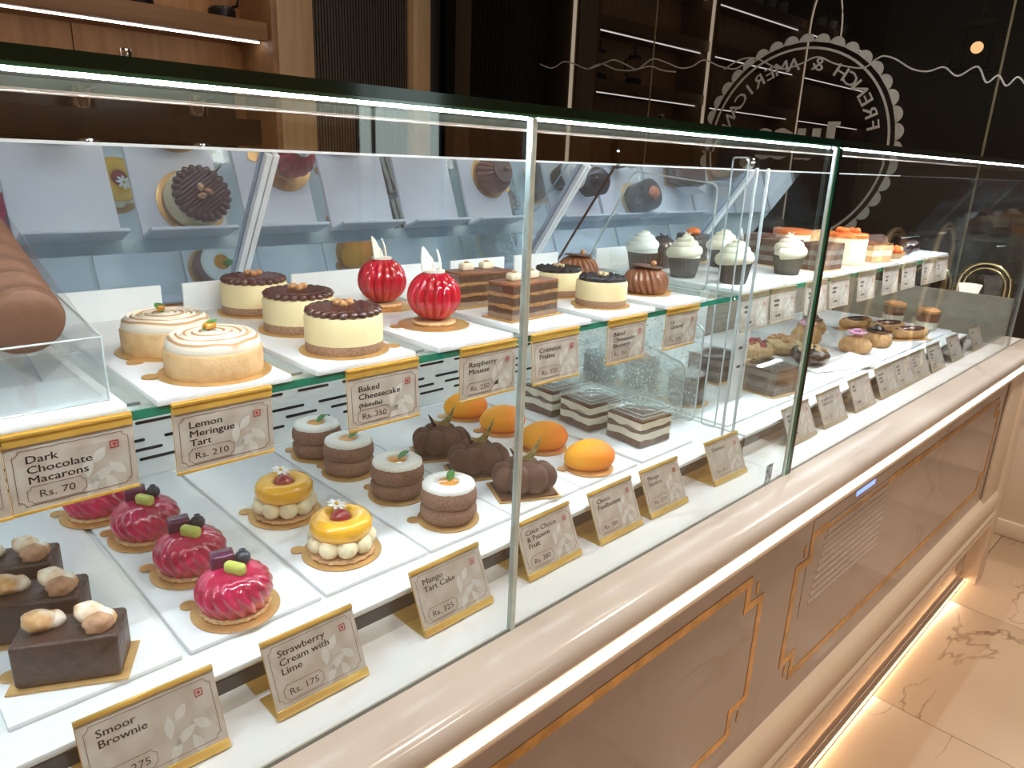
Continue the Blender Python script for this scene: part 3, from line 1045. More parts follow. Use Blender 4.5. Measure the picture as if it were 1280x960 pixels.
MB().box2((XC + 0.012, YG + 0.0095, ZT - 0.0015), (XF - 0.01, YG + 0.012, ZT - 0.0006)).build('led_strip', 'led_far', d2c)
# end pane of the cooled case: thick, black and green polished front edge
gl(MB().box2((XC, YG + 0.002, DECK), (XC + 0.007, 0.93, ZT)), 'end_pane', 'pane_glass', dc)
gl(MB().box2((XC - 0.006, YG - 0.002, DECK), (XC - 0.0005, YG + 0.002, ZT)), 'end_pane_edge', 'glass_edge_pale', dc)
gl(MB().box2((XC - 0.0005, YG - 0.003, DECK), (XC + 0.0065, YG + 0.002, ZT)), 'end_pane_edge', 'glass_edge', dc)
gl(MB().box2((XC + 0.0065, YG - 0.003, DECK), (XC + 0.018, YG + 0.003, ZT)), 'end_pane_edge', 'black_edge', dc)
# mirror back, slanted
def mirror_panel(xa, xb, par):
    ny, nz = math.cos(TH) * 0.005, math.sin(TH) * 0.005
    sheet_x(MB(), xa, xb, [MT, MBo, (MBo[0] + ny, MBo[1] + nz), (MT[0] + ny, MT[1] + nz)]).build('mirror', 'mirror', par, 0)


bars = [-0.18, 0.464, 1.10, 1.74]
edges = [X0, bars[0], bars[1], bars[2], XC, bars[3], 2.02]
for a, b in zip(edges, edges[1:]):
    mirror_panel(a + 0.001 + (0.007 if a == XC else 0), b - 0.001, dc if b < 1.2 else d2c)
for bx in bars:
    for k, off in enumerate((-0.011,)):
        ny, nz = math.cos(TH), math.sin(TH)
        pts = [(MT[0] - 0.010 * ny, MT[1] - 0.010 * nz), (MBo[0] - 0.010 * ny, MBo[1] - 0.010 * nz), (MBo[0] - 0.001 * ny, MBo[1] - 0.001 * nz), (MT[0] - 0.001 * ny, MT[1] - 0.001 * nz)]
        o = sheet_x(MB(), bx - 0.009, bx - 0.001, pts).build('mirror_bar', 'alu_white', dc if bx < 1.15 else d2c, 0)
        o = sheet_x(MB(), bx + 0.001, bx + 0.009, pts).build('mirror_bar', 'alu_white', dc if bx < 1.15 else d2c, 0)
MB().box2((X0, MT[0] - 0.006, H - 0.001), (XC - 0.002, MT[0] + 0.004, H + 0.0025)).build('mirror_rail', 'alu_white', dc)
MB().box2((XC + 0.010, MT[0] - 0.006, H - 0.001), (XF - 0.004, MT[0] + 0.004, H + 0.0025)).build('mirror_rail', 'alu_white', d2c)
# glass shelves
GS = SLAB - 0.0075
for par, xa, xb in ((dc, X0, XC - 0.001), (d2c, XC + 0.008, 2.43)):
    gl(MB().box2((xa, 0.643, GS - 0.008), (xb, 1.070, GS)), 'glass_shelf', 'shelf_glass', par)
    gl(MB().box2((xa, 0.640, GS - 0.008), (xb, 0.643, GS)), 'shelf_edge', 'glass_edge', par)
    MB().box2((xa + 0.004, 0.660, GS - 0.011), (xb - 0.004, 0.680, GS - 0.0085)).build('led_channel', 'alu_white', par)  # opaque profile added to block strip glare up through the glass
    MB().box2((xa + 0.01, 0.665, GS - 0.0145), (xb - 0.01, 0.675, GS - 0.0112)).build('shelf_led', 'led_shelf' if par is dc else 'led_far_shelf', par)
    MB().box2((xa + 0.004, 0.985, GS - 0.011), (xb - 0.004, 1.005, GS - 0.0085)).build('led_channel', 'alu_white', par)
    MB().box2((xa + 0.01, 0.990, GS - 0.0145), (xb - 0.01, 1.000, GS - 0.0112)).build('shelf_led', 'led_shelf' if par is dc else 'led_far_shelf', par)  # rear strip added to brighten the back of the lower deck
# lower platform, steel front, white back panel with slots
for par, xa, xb, yb in ((dc, X0, XC - 0.001, 1.08), (d2c, XC + 0.008, 2.60, 1.08)):
    MB().box2((xa, 0.588, DECK + 0.0005), (xb, 0.592, DECK + 0.041)).build('kick_plate', 'steel', par)
    MB().box2((xa, 0.5868, DECK + 0.024), (xb, 0.588, DECK + 0.039)).build('kick_trim', 'dark_steel', par)
    MB().box2((xa, 0.586, DECK + 0.041), (xb, yb, DECK + 0.048), 0.0015).build('platform', 'white_panel', par)
vp = MB().box2((X0, 1.081, DECK + 0.0005), (XC - 0.008, 1.095, 1.197)).build('back_panel', 'white_panel', dc)
mb = MB()
sl_me = None
poly = []
for q in range(9):
    t_ = -PI / 2 + PI * q / 8
    poly.append((0.027 + 0.0023 * math.cos(t_), 0.0023 * math.sin(t_)))
for q in range(9):
    t_ = PI / 2 + PI * q / 8
    poly.append((-0.027 + 0.0023 * math.cos(t_), 0.0023 * math.sin(t_)))
sl_me = MB().prism(poly, 0, 0.0008, Matrix(((1, 0, 0, 0), (0, 0, -1, 0), (0, 1, 0, 0), (0, 0, 0, 1)))).mesh('vent_slot', 0)
for r_, z in enumerate((0.977, 0.992, 1.007, 1.034, 1.049, 1.064)):
    for k in range(20):
        x = -0.60 + 0.086 * k + 0.024 * (3 - r_ % 3)
        if x > 1.13:
            continue
        o = link('vent_slot', sl_me, 'black_gap', vp)
        o.location = (x, 1.0810, z)
gp = MB().box2((XC + 0.012, 1.081, DECK + 0.0005), (1.86, 1.095, 1.197)).build('back_panel', 'white_panel', d2c)
MB().box2((1.862, 1.081, DECK + 0.0005), (XF - 0.006, 1.095, 1.10)).build('back_panel', 'grey_panel', d2c)
MB().box2((XF + 0.006, YG + 0.02, DECK + 0.0005), (XF + 0.022, 1.08, 1.055)).build('end_panel', 'grey_panel', d2c)

# acrylic divider plates at the end of the cooled case
def rounded(pts, r, seg=5):
    out_ = []
    n = len(pts)
    for i in range(n):
        p0, p1, p2 = Vector(pts[i - 1]), Vector(pts[i]), Vector(pts[(i + 1) % n])
        a = (p0 - p1).normalized()
        b_ = (p2 - p1).normalized()
        for q in range(seg + 1):
            t = q / seg
            out_.append(tuple((p1 + a * r) * (1 - t) ** 2 + 2 * p1 * t * (1 - t) + (p1 + b_ * r) * t ** 2))
    return out_


def plate(x, pts, r, mat, lab):
    t = thing('divider_plate', lab, 'divider', (x, pts[0][0], pts[0][1]), 0, 'acrylic divider plates')
    rp_ = [(y - pts[0][0], z - pts[0][1]) for y, z in rounded(pts, r)]
    sheet_x(MB(), -0.002, 0.002, rp_).build('plate', mat, t, 0)
    path = [(0, y, z) for y, z in rp_]
    mb_ = MB()
    mb_.tube(path, 0.0017, 6, closed=True)
    mb_.build('polished_rim', 'acrylic_edge', t)
    return t


pl = plate(1.156, [(0.680, SLAB), (0.680, H - 0.025), (0.86, H - 0.010), (0.97, SLAB)], 0.014, 'acrylic', 'clear rounded acrylic divider standing on the upper shelf end')
pl = plate(1.150, [(0.700, TRAY), (0.700, GS - 0.135), (1.05, GS - 0.060), (1.05, TRAY)], 0.016, 'acrylic_wet', 'fogged acrylic divider with water drops beside the boxed tiramisu')
pl = plate(1.164, [(0.678, TRAY), (0.678, GS - 0.060), (1.06, GS - 0.022), (1.06, TRAY)], 0.016, 'acrylic_wet', 'taller misted acrylic divider behind the fogged one')
pl = plate(1.170, [(0.636, TRAY), (0.636, H + 0.020), (0.665, H + 0.020), (0.665, TRAY)], 0.006, 'acrylic', 'narrow upright acrylic strip at the end of the shelf')
for k, (x, y) in enumerate(((1.16, 0.614), (1.165, 0.596))):
    tag(MB().box2((x - 0.0015, y - 0.0025, DECK + 0.0485), (x + 0.0015, y + 0.0025, H + 0.004), 0.0006).build('acrylic_post', 'acrylic_edge'),
        ('slim clear acrylic post inside the case end', 'slim clear acrylic post nearest the front glass at case end')[k], 'post', 'acrylic posts')
t = thing('standoff_screw', 'round steel standoff screw high on the case end pane', 'screw', (XC - 0.001, 0.645, H + 0.012), 0)
MR = Matrix.Rotation(-PI / 2, 4, 'Y')
MB().lathe([(0, 0), (0.011, 0), (0.011, 0.006), (0.007, 0.008), (0.007, 0.02), (0, 0.02)], 20, MR).build('head', 'steel', t)
t = thing('shelf_bracket', 'white shelf bracket plate with slots beyond the end pane', 'bracket', (1.36, 0.70, DECK + 0.0485))
MB().box2((-0.025, 0, 0), (0.025, 0.003, 0.235), 0.001).build('plate', 'white_panel', t)
for k in range(4):
    MB().box((0.0, -0.001, 0.08 + 0.04 * k), (0.030, 0.001, 0.005)).build('slot', 'black_gap', t)
tag(MB().box((1.125, YG - 0.0008, DECK + 0.022), (0.022, 0.0006, 0.034)).build('corner_sticker', 'sticker_blue'),
    'small blue sticker at the lower corner of the end glass', 'sticker')

brass_arch(2.915, 0.64, DECK, 0.16, 0.245, 'tall double brass arch on the ledge by the window')
brass_arch(2.86, 0.80, DECK, 0.14, 0.235, 'double brass arch half hidden behind the taller one')
t = thing('table_lamp', 'small lamp with flared white shade in front of the brass arches', 'lamp', (2.845, 0.665, DECK))
MB().lathe([(0, 0), (0.03, 0), (0.03, 0.006), (0.006, 0.012), (0.006, 0.10), (0, 0.10)], 16).build('stem', 'brass', t)
glow('lamp_glow', (1.0, 0.92, 0.8), 2.0)
MB().lathe([(0.0, 0.10), (0.022, 0.10), (0.024, 0.13), (0.036, 0.175), (0.034, 0.175), (0, 0.165)], 20).build('shade', 'lamp_glow', t)

# ================================================================== TRAYS AND SLABS
tray_me = MB().box((0, 0, -0.004), (0.142, 0.432, 0.007), 0.0025).mesh('tray')
tray_c = [-0.025, 0.122, 0.271, 0.419, 0.564, 0.707, 0.850]
tray_l = ['white display tray at the left edge, left of the brownies', 'white display tray under the chocolate brownies', 'white display tray under the pink strawberry domes',
          'white display tray under the two mango tarts', 'white display tray under the coconut topped brown cakes', 'white display tray under the chocolate pumpkin cakes',
          'white display tray under the orange mango shaped cakes']
for x, l in zip(tray_c, tray_l):
    o = link('display_tray', tray_me, 'tray_white')
    o.location = (x, 0.845, TRAY - 0.0005)
    tag(o, l, 'tray', 'white display trays')
tray_me2 = MB().box((0, 0, -0.004), (0.152, 0.432, 0.007), 0.0025).mesh('tray')
o = link('display_tray', tray_me2, 'tray_white')
o.location = (1.010, 0.845, TRAY - 0.0005)
tag(o, 'white display tray under the boxed tiramisu', 'tray', 'white display trays')
far_t = [(1.34, 'white display tray under the dark chocolate cakes behind the end pane'), (1.62, 'white display tray under cookies beyond the end pane'),
         (1.90, 'white display tray under the lumpy chocolate cookie'), (2.18, 'white display tray under the choux puffs'), (2.46, 'white display tray under the eclairs and dessert glasses')]
tray_me3 = MB().box((0, 0, -0.004), (0.270, 0.432, 0.007), 0.0025).mesh('tray')
for x, l in far_t:
    o = link('display_tray', tray_me3, 'tray_white')
    o.location = (x, 0.845, TRAY - 0.0005)
    tag(o, l, 'tray', 'white display trays')

slabs = [(0.100, 0.640, 0.150, 'white marble slab under the acrylic macaron stand'), (0.262, 0.638, 0.128, 'white marble slab under the lemon meringue tarts'),
         (0.4155, 0.638, 0.125, 'white marble slab under the hazelnut cheesecakes'), (0.571, 0.638, 0.122, 'white marble slab under the red raspberry globes'),
         (0.722, 0.638, 0.128, 'white marble slab under the layered praline blocks'), (0.877, 0.638, 0.130, 'white marble slab under the blueberry cheesecakes'),
         (1.030, 0.638, 0.122, 'white marble slab under the caramel domes'),
         (1.300, 0.640, 0.170, 'white marble slab under the near cupcakes'), (1.480, 0.640, 0.170, 'white marble slab under the far cupcakes'),
         (1.690, 0.640, 0.200, 'white marble slab under the dark layer cakes'), (1.905, 0.640, 0.200, 'white marble slab under the orange topped cheesecake'),
         (2.120, 0.640, 0.200, 'white marble slab under the chocolate log'), (2.330, 0.640, 0.180, 'white marble slab at the far shelf end, nearly empty')]
for k, (x, y, wd, l) in enumerate(slabs):
    o = thing('marble_slab', l, 'slab', (x, y, GS), 0, 'white slabs on the glass shelf')
    MB().box2((-wd / 2, 0, 0.0003), (wd / 2, 0.345, 0.0075), 0.0012).build('slab_plate', 'slab_white', o)
    if k < 10:
        MB().box2((-wd / 2, 0.345, 0.0003), (wd / 2, 0.350, 0.046), 0.001).build('back_stop', 'white_panel', o)


# ================================================================== PASTRY KINDS
def round_board(t, r, tab=PI, mat='board_gold', z=0.0):
    mb = MB()
    mb.lathe([(0, z), (r, z), (r, z + 0.0009), (r - 0.0025, z + 0.0016), (0, z + 0.0016)], 40)
    c = ((r + 0.005) * math.cos(tab), (r + 0.005) * math.sin(tab))
    mb.lathe([(0, 0), (0.0085, 0), (0.0085, 0.0014), (0, 0.0014)], 16, Matrix.Translation((c[0], c[1], z)))
    return mb.build('cake_board', mat, t)


def leaf_mesh(L, wd, curl=0.3, t=0.0008):
    """upright curved leaf along +x from the origin"""
    mb = MB()
    n = 7
    vs = []
    for i in range(n + 1):
        s = i / n
        w_ = wd * math.sin(PI * min(0.97, s * 0.92 + 0.06)) / 2
        z = curl * L * math.sin(s * PI * 0.5)
        for (y, dz) in ((-w_, 0.15 * w_), (0, 0), (w_, 0.15 * w_)):
            vs.append((L * s, y, z + dz))
    fs = []
    m = len(vs)
    vs2 = vs + [(x, y, z + t) for x, y, z in vs]
    for i in range(n):
        for k in range(2):
            a, b = 3 * i + k, 3 * (i + 1) + k
            fs += [(a, a + 1, b + 1, b), (m + a, m + b, m + b + 1, m + a + 1)]
        a, b = 3 * i, 3 * (i + 1)
        fs += [(a, b, m + b, m + a), (a + 2, m + a + 2, m + b + 2, b + 2)]
    return mb.add(vs2, fs)


def shard(L, wd, t=0.0018, bend=0.2):
    mb = MB()
    n = 6
    vs = []
    for i in range(n + 1):
        s = i / n
        w_ = wd * (1 - s) ** 0.6 * (0.75 + 0.25 * math.sin(3 * s)) / 2 + 0.0006
        y = bend * L * s * s
        for k in (-1, 1):
            vs += [(k * w_, y - t / 2, L * s), (k * w_, y + t / 2, L * s)]
    fs = []
    for i in range(n):
        a, b = 4 * i, 4 * i + 4
        fs += [(a, a + 2, b + 2, b), (a + 1, b + 1, b + 3, a + 3), (a, b, b + 1, a + 1), (a + 2, a + 3, b + 3, b + 2)]
    fs += [(0, 1, 3, 2), (4 * n, 4 * n + 2, 4 * n + 3, 4 * n + 1)]
    return mb.add(vs, fs)


def wavy_block(w_, d_, z0, z1, a0, a1, ph, n=14, wob=0.002, seed=0):
    """block with a rippled lower and upper boundary along its sides"""
    per = []
    for i in range(n):
        per.append((-w_ / 2 + w_ * i / n, -d_ / 2))
    for i in range(n):
        per.append((w_ / 2, -d_ / 2 + d_ * i / n))
    for i in range(n):
        per.append((w_ / 2 - w_ * i / n, d_ / 2))
    for i in range(n):
        per.append((-w_ / 2, d_ / 2 - d_ * i / n))
    N = len(per)
    mb = MB()
    vs = []
    for (x, y) in per:
        q = noise.noise(Vector((x * 48 + 5.3 * z0 * 1e2, y * 48, 0)))
        vs.append((x, y, z0 + a0 * q))
    for (x, y) in per:
        q = noise.noise(Vector((x * 48 + 5.3 * z1 * 1e2, y * 48, 0)))
        vs.append((x, y, z1 + a1 * q))
    fs = [(k, (k + 1) % N, N + (k + 1) % N, N + k) for k in range(N)]
    fs += [tuple(reversed(range(N))), tuple(range(N, 2 * N))]
    return mb.add(vs, fs)


def lumpy(mb, amp, freq, seed=0, axis=None):
    vv = []
    for p in mb.v:
        v = Vector(p)
        n_ = noise.noise_vector(v * freq + Vector((seed, seed * 2.3, 0)))
        v = v + n_ * amp
        vv.append((v.x, v.y, max(0.0, v.z) if axis is None else v.z))
    mb.v = vv
    return mb


def brownie():
    t = thing('brownie', cat='brownie')
    mb = MB().box((0, 0, 0.0009), (0.098, 0.056, 0.0018), 0.0005)
    mb.lathe([(0, 0), (0.0085, 0), (0.0085, 0.0018), (0, 0.0018)], 16, Matrix.Translation((-0.053, 0, 0)))
    mb.build('cake_board', 'board_gold', t)
    b_ = MB().box((0, 0, 0.0235), (0.086, 0.047, 0.043), 0.004, seg=3)
    b_.build('chocolate_block', 'choc_coat', t)
    for k, (x, y, rz) in enumerate(((-0.020, 0.002, 0.5), (0.021, 0.001, -0.3))):
        M = Matrix.Translation((x, y, 0.053)) @ Matrix.Rotation(rz, 4, 'Z') @ Matrix.Rotation(0.35, 4, 'Y')
        MB().ball((-0.004, 0, 0), (0.0145, 0.0110, 0.0100), 24, 16, M, 0.15, k + 1).ball((0.008, 0.002, -0.001), (0.0110, 0.0095, 0.0085), 24, 16, M, 0.15, k + 5).build('toasted_marshmallow', 'marshmallow', t)
    M = Matrix.Translation((0.026, -0.010, 0.051)) @ Matrix.Rotation(0.4, 4, 'Z')
    MB().ball((0, 0, 0), (0.0125, 0.0105, 0.0095), 26, 16, M, 0.18, 7).build('brown_marshmallow', 'marsh_brown', t)
    return t


def strawberry_dome():
    t = thing('strawberry_dome', cat='pastry')
    round_board(t, 0.045, PI)
    MB().lathe([(0, 0.0017), (0.034, 0.0017), (0.036, 0.004), (0.034, 0.0065), (0, 0.0065)], 48, rf=lambda a, r, z: 1 + 0.03 * math.cos(20 * a)).build('biscuit_base', 'biscuit', t)
    prof = [(0, 0.006), (0.030, 0.006), (0.0355, 0.011), (0.0390, 0.019), (0.0395, 0.026), (0.0370, 0.034), (0.0310, 0.0415), (0.0220, 0.0460), (0.0120, 0.0475), (0, 0.0465)]
    MB().lathe(MB().fine(prof, 5), 144, rf=lambda a, r, z: 1 - 0.10 * min(1, max(0.25, (0.05 - z) * 45)) * (1 - abs(math.sin(9 * (a + 16 * z)))) if r > 0.005 else 1).build('glazed_dome', 'berry_glaze', t, 60)
    M = Matrix.Translation((-0.013, 0.007, 0.0530)) @ Matrix.Rotation(0.5, 4, 'Z')
    lumpy(MB().box((0, 0, 0), (0.024, 0.018, 0.017), 0.003, M, 3), 0.0016, 160, 4, 1).build('berry_cube', 'purple_jelly', t)
    M = Matrix.Translation((0.006, -0.009, 0.0525)) @ Matrix.Rotation(-0.35, 4, 'Z')
    MB().box((0, 0, 0), (0.024, 0.011, 0.013), 0.0045, M, 4).build('lime_wedge', 'lime_green', t)
    b_ = MB().ball((0.007, 0.011, 0.0535), 0.0082, 16, 10)
    b_.lathe([(0.0020, 0.0), (0.0036, 0.0012), (0.0028, 0.0)], 10, Matrix.Translation((0.007, 0.011, 0.0614)))
    b_.build('blueberry', 'blueberry', t)
    return t


def mango_tart():
    t = thing('mango_tart', cat='pastry')
    round_board(t, 0.048, PI)
    MB().lathe([(0, 0.0017), (0.038, 0.0017), (0.040, 0.004), (0.038, 0.0065), (0, 0.0065)], 60, rf=lambda a, r, z: 1 + 0.03 * math.cos(18 * a)).build('biscuit_base', 'biscuit', t)
    me = MB().ball((0, 0, 0), (0.0125, 0.0125, 0.0118), 16, 10).mesh('cream_ball')
    for k in range(9):
        a = 2 * PI * k / 9 + 0.2
        o = link('cream_ball', me, 'cream', t)
        o.location = (0.0300 * math.cos(a), 0.0300 * math.sin(a), 0.0180)
    MB().lathe([(0, 0.008), (0.022, 0.008), (0.022, 0.028), (0, 0.028)], 24).build('cream_core', 'cream', t)
    prof = [(0, 0.026), (0.030, 0.026), (0.0355, 0.0285), (0.0375, 0.034), (0.0370, 0.042), (0.0335, 0.0475), (0.027, 0.0500), (0.0175, 0.0490), (0.0125, 0.0455), (0.011, 0.041), (0, 0.0405)]
    MB().lathe(prof, 56).build('mango_ring', 'mango_glaze', t, 60)
    MB().ball((0, 0, 0.0430), (0.0130, 0.0130, 0.0130), 18, 10).build('cherry_half', 'cherry', t)
    mb = MB()
    for k in range(8):
        a = 2 * PI * k / 8
        M = Matrix.Translation((-0.006, 0.010, 0.0575)) @ Matrix.Rotation(0.25, 4, 'Y') @ Matrix.Rotation(a, 4, 'Z')
        mb.ball((0.0075, 0, 0), (0.0055, 0.0026, 0.0012), 10, 6, M)
    f_ = mb.build('sugar_flower', 'petal_white', t)
    MB().ball((-0.006, 0.010, 0.0590), 0.0022, 10, 6).build('flower_centre', 'mango_glaze', f_)
    return t


def coco_cake():
    t = thing('coconut_cake', cat='pastry')
    round_board(t, 0.042, 2.4)
    MB().lathe([(0, 0.0017), (0.029, 0.0017), (0.0350, 0.006), (0.0382, 0.013), (0.0378, 0.020), (0.0345, 0.0256), (0, 0.0258)], 48).build('lower_layer', 'coco_cake', t, 60)
    MB().lathe([(0, 0.0255), (0.0345, 0.0262), (0.0378, 0.031), (0.0382, 0.038), (0.0360, 0.047), (0.0335, 0.0500), (0, 0.0505)], 48).build('upper_layer', 'coco_cake', t, 60)
    lumpy(MB().lathe([(0.0125, 0.0475), (0.0355, 0.0488), (0.0350, 0.0520), (0.031, 0.0545), (0.020, 0.0550), (0.0145, 0.0540), (0.0120, 0.0500)], 56), 0.0009, 420, 2, 1).build('coconut_ring', 'coconut', t, 60)
    MB().lathe([(0, 0.0500), (0.0172, 0.0505), (0.0160, 0.0532), (0.008, 0.0540), (0, 0.0541)], 28).build('passion_jelly', 'jelly_amber', t)
    o = leaf_mesh(0.020, 0.011, 0.35).build('mint_leaf', 'leaf', t)
    o.location = (0.001, 0.001, 0.0533)
    o.rotation_euler = (0, 0, 0.4)
    return t


def pumpkin_cake():
    t = thing('chocolate_pumpkin', cat='pastry')
    MB().box((0, 0, 0.001), (0.094, 0.070, 0.002), 0.0006).build('cake_board', 'board_gold', t)
    MB().box((0, 0, 0.0032), (0.086, 0.062, 0.0024), 0.0006).build('chocolate_sheet', 'choc_disc', t)
    mb = MB()
    lob = [(-0.031, -0.006, 0.018), (-0.013, -0.018, 0.0205), (0.010, -0.020, 0.0215), (0.029, -0.011, 0.0195), (0.031, 0.008, 0.018), (0.012, 0.018, 0.0205), (-0.010, 0.020, 0.0205), (-0.028, 0.012, 0.019), (0.0, 0.0, 0.022)]
    for (x, y, r) in lob:
        mb.ball((x, y, 0.0045 + r * 1.02), (r * 0.93, r * 0.88, r * 1.02), 20, 12)
    mb.build('mousse_lobes', 'choc_velvet', t, 60)
    up_ = [(-0.015 + 0.034 * q / 10, 0.004 + 0.030 * (q / 10) ** 2.2 - 0.006 * math.sin(PI * q / 10)) for q in range(11)]
    lo_ = [(-0.015 + 0.034 * q / 10 + 0.004 * math.sin(PI * q / 10), 0.004 + 0.030 * (q / 10) ** 2.2 - 0.020 * math.sin(PI * q / 10) ** 0.8) for q in range(9, 0, -1)]
    o = MB().prism(up_ + lo_, -0.0008, 0.0008, Matrix.Rotation(PI / 2, 4, 'X')).build('gilded_chocolate_curl', 'gold_leaf', t)
    o.location = (0.002, -0.002, 0.0555)
    o.rotation_euler = (0.15, 0, -0.1)
    o = shard(0.022, 0.006, 0.0012, 0.3).build('chocolate_shard', 'choc_dark', t)
    o.location = (-0.010, 0.004, 0.0460)
    o.rotation_euler = (0, -0.4, 0.4)
    return t


def mango_cake():
    t = thing('mango_cake', cat='pastry')
    round_board(t, 0.040, PI * 1.02)
    mb = MB().ball((0, 0, 0), (1, 1, 1), 40, 24)
    vv = []
    for (x, y, z) in mb.v:
        k = 1 + 0.10 * x
        vv.append((0.0415 * x * (1 - 0.05 * z), 0.0315 * y * k, max(-0.0185, 0.0255 * z) + 0.0200 + 0.0015 * x))
    mb.v = vv
    mb.build('mango_body', 'mango_velvet', t, 60)
    return t


def boxed_tiramisu():
    t = thing('boxed_tiramisu', cat='dessert box')
    w_, d_ = 0.078, 0.078
    z = [0.0018, 0.0130, 0.0255, 0.0335, 0.0450]
    wavy_block(w_, d_, z[0], z[1], 0, 0.004, 0, seed=1).build('sponge_layer', 'cake_brown', t, 20)
    wavy_block(w_, d_, z[1], z[2], 0.004, 0.004, 0, seed=2).build('cream_layer', 'cream_white', t, 20)
    wavy_block(w_, d_, z[2], z[3], 0.004, 0.004, 4, seed=3).build('sponge_layer', 'cake_brown', t, 20)
    wavy_block(w_, d_, z[3], z[4], 0.004, 0.0015, 8, seed=4).build('cream_layer', 'cream_white', t, 20)
    wavy_block(w_, d_, z[4], z[4] + 0.0030, 0.0015, 0.0006, 11, seed=5).build('cocoa_top', 'choc_velvet', t, 20)
    mb = MB()
    a = w_ / 2 + 0.0012
    for s in (-1, 1):
        mb.box((s * a, 0, 0.027), (0.0009, 2 * a, 0.054))
        mb.box((0, s * a, 0.027), (2 * a - 0.001, 0.0009, 0.054))
    mb.box((0, 0, 0.0009), (2 * a - 0.001, 2 * a - 0.001, 0.0009))
    mb.build('clear_tub', 'acrylic', t, 0)
    mb = MB().box((0, 0, 0.0580), (2 * a + 0.003, 2 * a + 0.003, 0.0080), 0.003, None, 3)
    lid = mb.build('clear_lid', 'acrylic', t)
    MB().box((0, 0, 0.0634), (1.3 * a, 1.3 * a, 0.0025), 0.001).build('lid_ridge', 'acrylic', lid)
    mb = MB()
    q = a + 0.0012
    for z_ in (0.0545, 0.0615):
        mb.tube([(-q, -q, z_), (q, -q, z_), (q, q, z_), (-q, q, z_)], 0.0006, 5, closed=True)
    mb.build('lid_rim', 'acrylic_edge', lid)
    return t


def lemon_tart():
    t = thing('lemon_meringue_tart', cat='tart')
    round_board(t, 0.053, 2.6)
    MB().lathe([(0, 0.0017), (0.0450, 0.0017), (0.0455, 0.003), (0.0460, 0.0245), (0.0450, 0.0265), (0.0430, 0.0265), (0.0425, 0.0235), (0, 0.0235)], 60).build('pastry_shell', 'tart_shell', t)
    prof = [(0, 0.023), (0.0425, 0.024), (0.0440, 0.028), (0.0430, 0.0345), (0.0395, 0.0378)]
    for k in range(7):
        r = 0.0375 - 0.005 * k
        prof += [(r, 0.0395 + 0.0004 * k), (r - 0.0026, 0.0380 + 0.0004 * k)]
    prof += [(0, 0.0405)]
    MB().lathe(prof, 60).build('meringue', 'meringue', t, 60)
    o = leaf_mesh(0.022, 0.010, 0.25).build('herb_leaf', 'leaf', t)
    o.location = (-0.008, 0.002, 0.0428)
    o.rotation_euler = (0, 0, 0.3)
    lumpy(MB().box((0.0, 0.004, 0.0455), (0.012, 0.008, 0.006), 0.002, None, 2), 0.0012, 200, 1, 1).build('candied_lemon', 'jelly_amber', t)
    return t


def cheesecake(kind):
    t = thing('baked_cheesecake', cat='cheesecake')
    round_board(t, 0.050, 0.3 if kind == 'nut' else PI)
    MB().lathe([(0, 0.0017), (0.0420, 0.0017), (0.0428, 0.003), (0.0428, 0.0125), (0, 0.0125)], 56).build('biscuit_crust', 'crust', t)
    MB().lathe([(0, 0.0120), (0.0430, 0.0120), (0.0432, 0.038), (0.0415, 0.0415), (0.039, 0.0422), (0, 0.0422)], 56).build('cheese_body', 'cheese', t)
    if kind == 'nut':
        mb = MB()
        n = 22
        for k in range(n):
            a = 2 * PI * k / n
            M = Matrix.Translation((0.0345 * math.cos(a), 0.0345 * math.sin(a), 0.0452)) @ Matrix.Rotation(a, 4, 'Z')
            mb.ball((0, 0, 0), (0.0085, 0.0062, 0.0052), 12, 8, M)
        mb.lathe([(0, 0.042), (0.036, 0.042), (0.034, 0.0470), (0, 0.0480)], 40)
        for k in range(-6, 7):
            y = 0.0052 * k
            L = math.sqrt(max(0, 0.031 ** 2 - y * y))
            mb.tube([(-L, y, 0.0478), (0, y, 0.0486), (L, y, 0.0478)], 0.0024, 6)
        mb.build('piped_chocolate', 'choc_glossy', t, 60)
        for k, (x, y, a) in enumerate(((-0.006, 0.003, 0.3), (0.006, 0.004, 1.2), (0.001, -0.007, 2.2))):
            M = Matrix.Translation((x, y, 0.0528)) @ Matrix.Rotation(a, 4, 'Z')
            MB().ball((0, 0, 0), (0.0065, 0.0048, 0.0042), 12, 8, M, 0.25, k).build('hazelnut_piece', 'hazelnut', t)
    else:
        mb = MB()
        rnd = random.Random(3)
        for k in range(46):
            a = 2.39996 * k
            r = 0.0375 * math.sqrt((k + 0.5) / 46)
            q = 0.0050 + 0.0012 * rnd.random()
            mb.ball((r * math.cos(a), r * math.sin(a), 0.0455), (q, q, q * 0.9), 9, 6)
        mb.lathe([(0, 0.042), (0.039, 0.042), (0.037, 0.045), (0, 0.046)], 32)
        mb.build('blueberry_topping', 'berry_dark', t, 60)
        mb = MB()
        for k in range(10):
            mb.box((0.012 * rnd.uniform(-1, 1), 0.010 * rnd.uniform(-1, 1), 0.0515), (0.006, 0.005, 0.0045), 0.001, None, 1)
        mb.build('crumble', 'cookie', t)
    return t


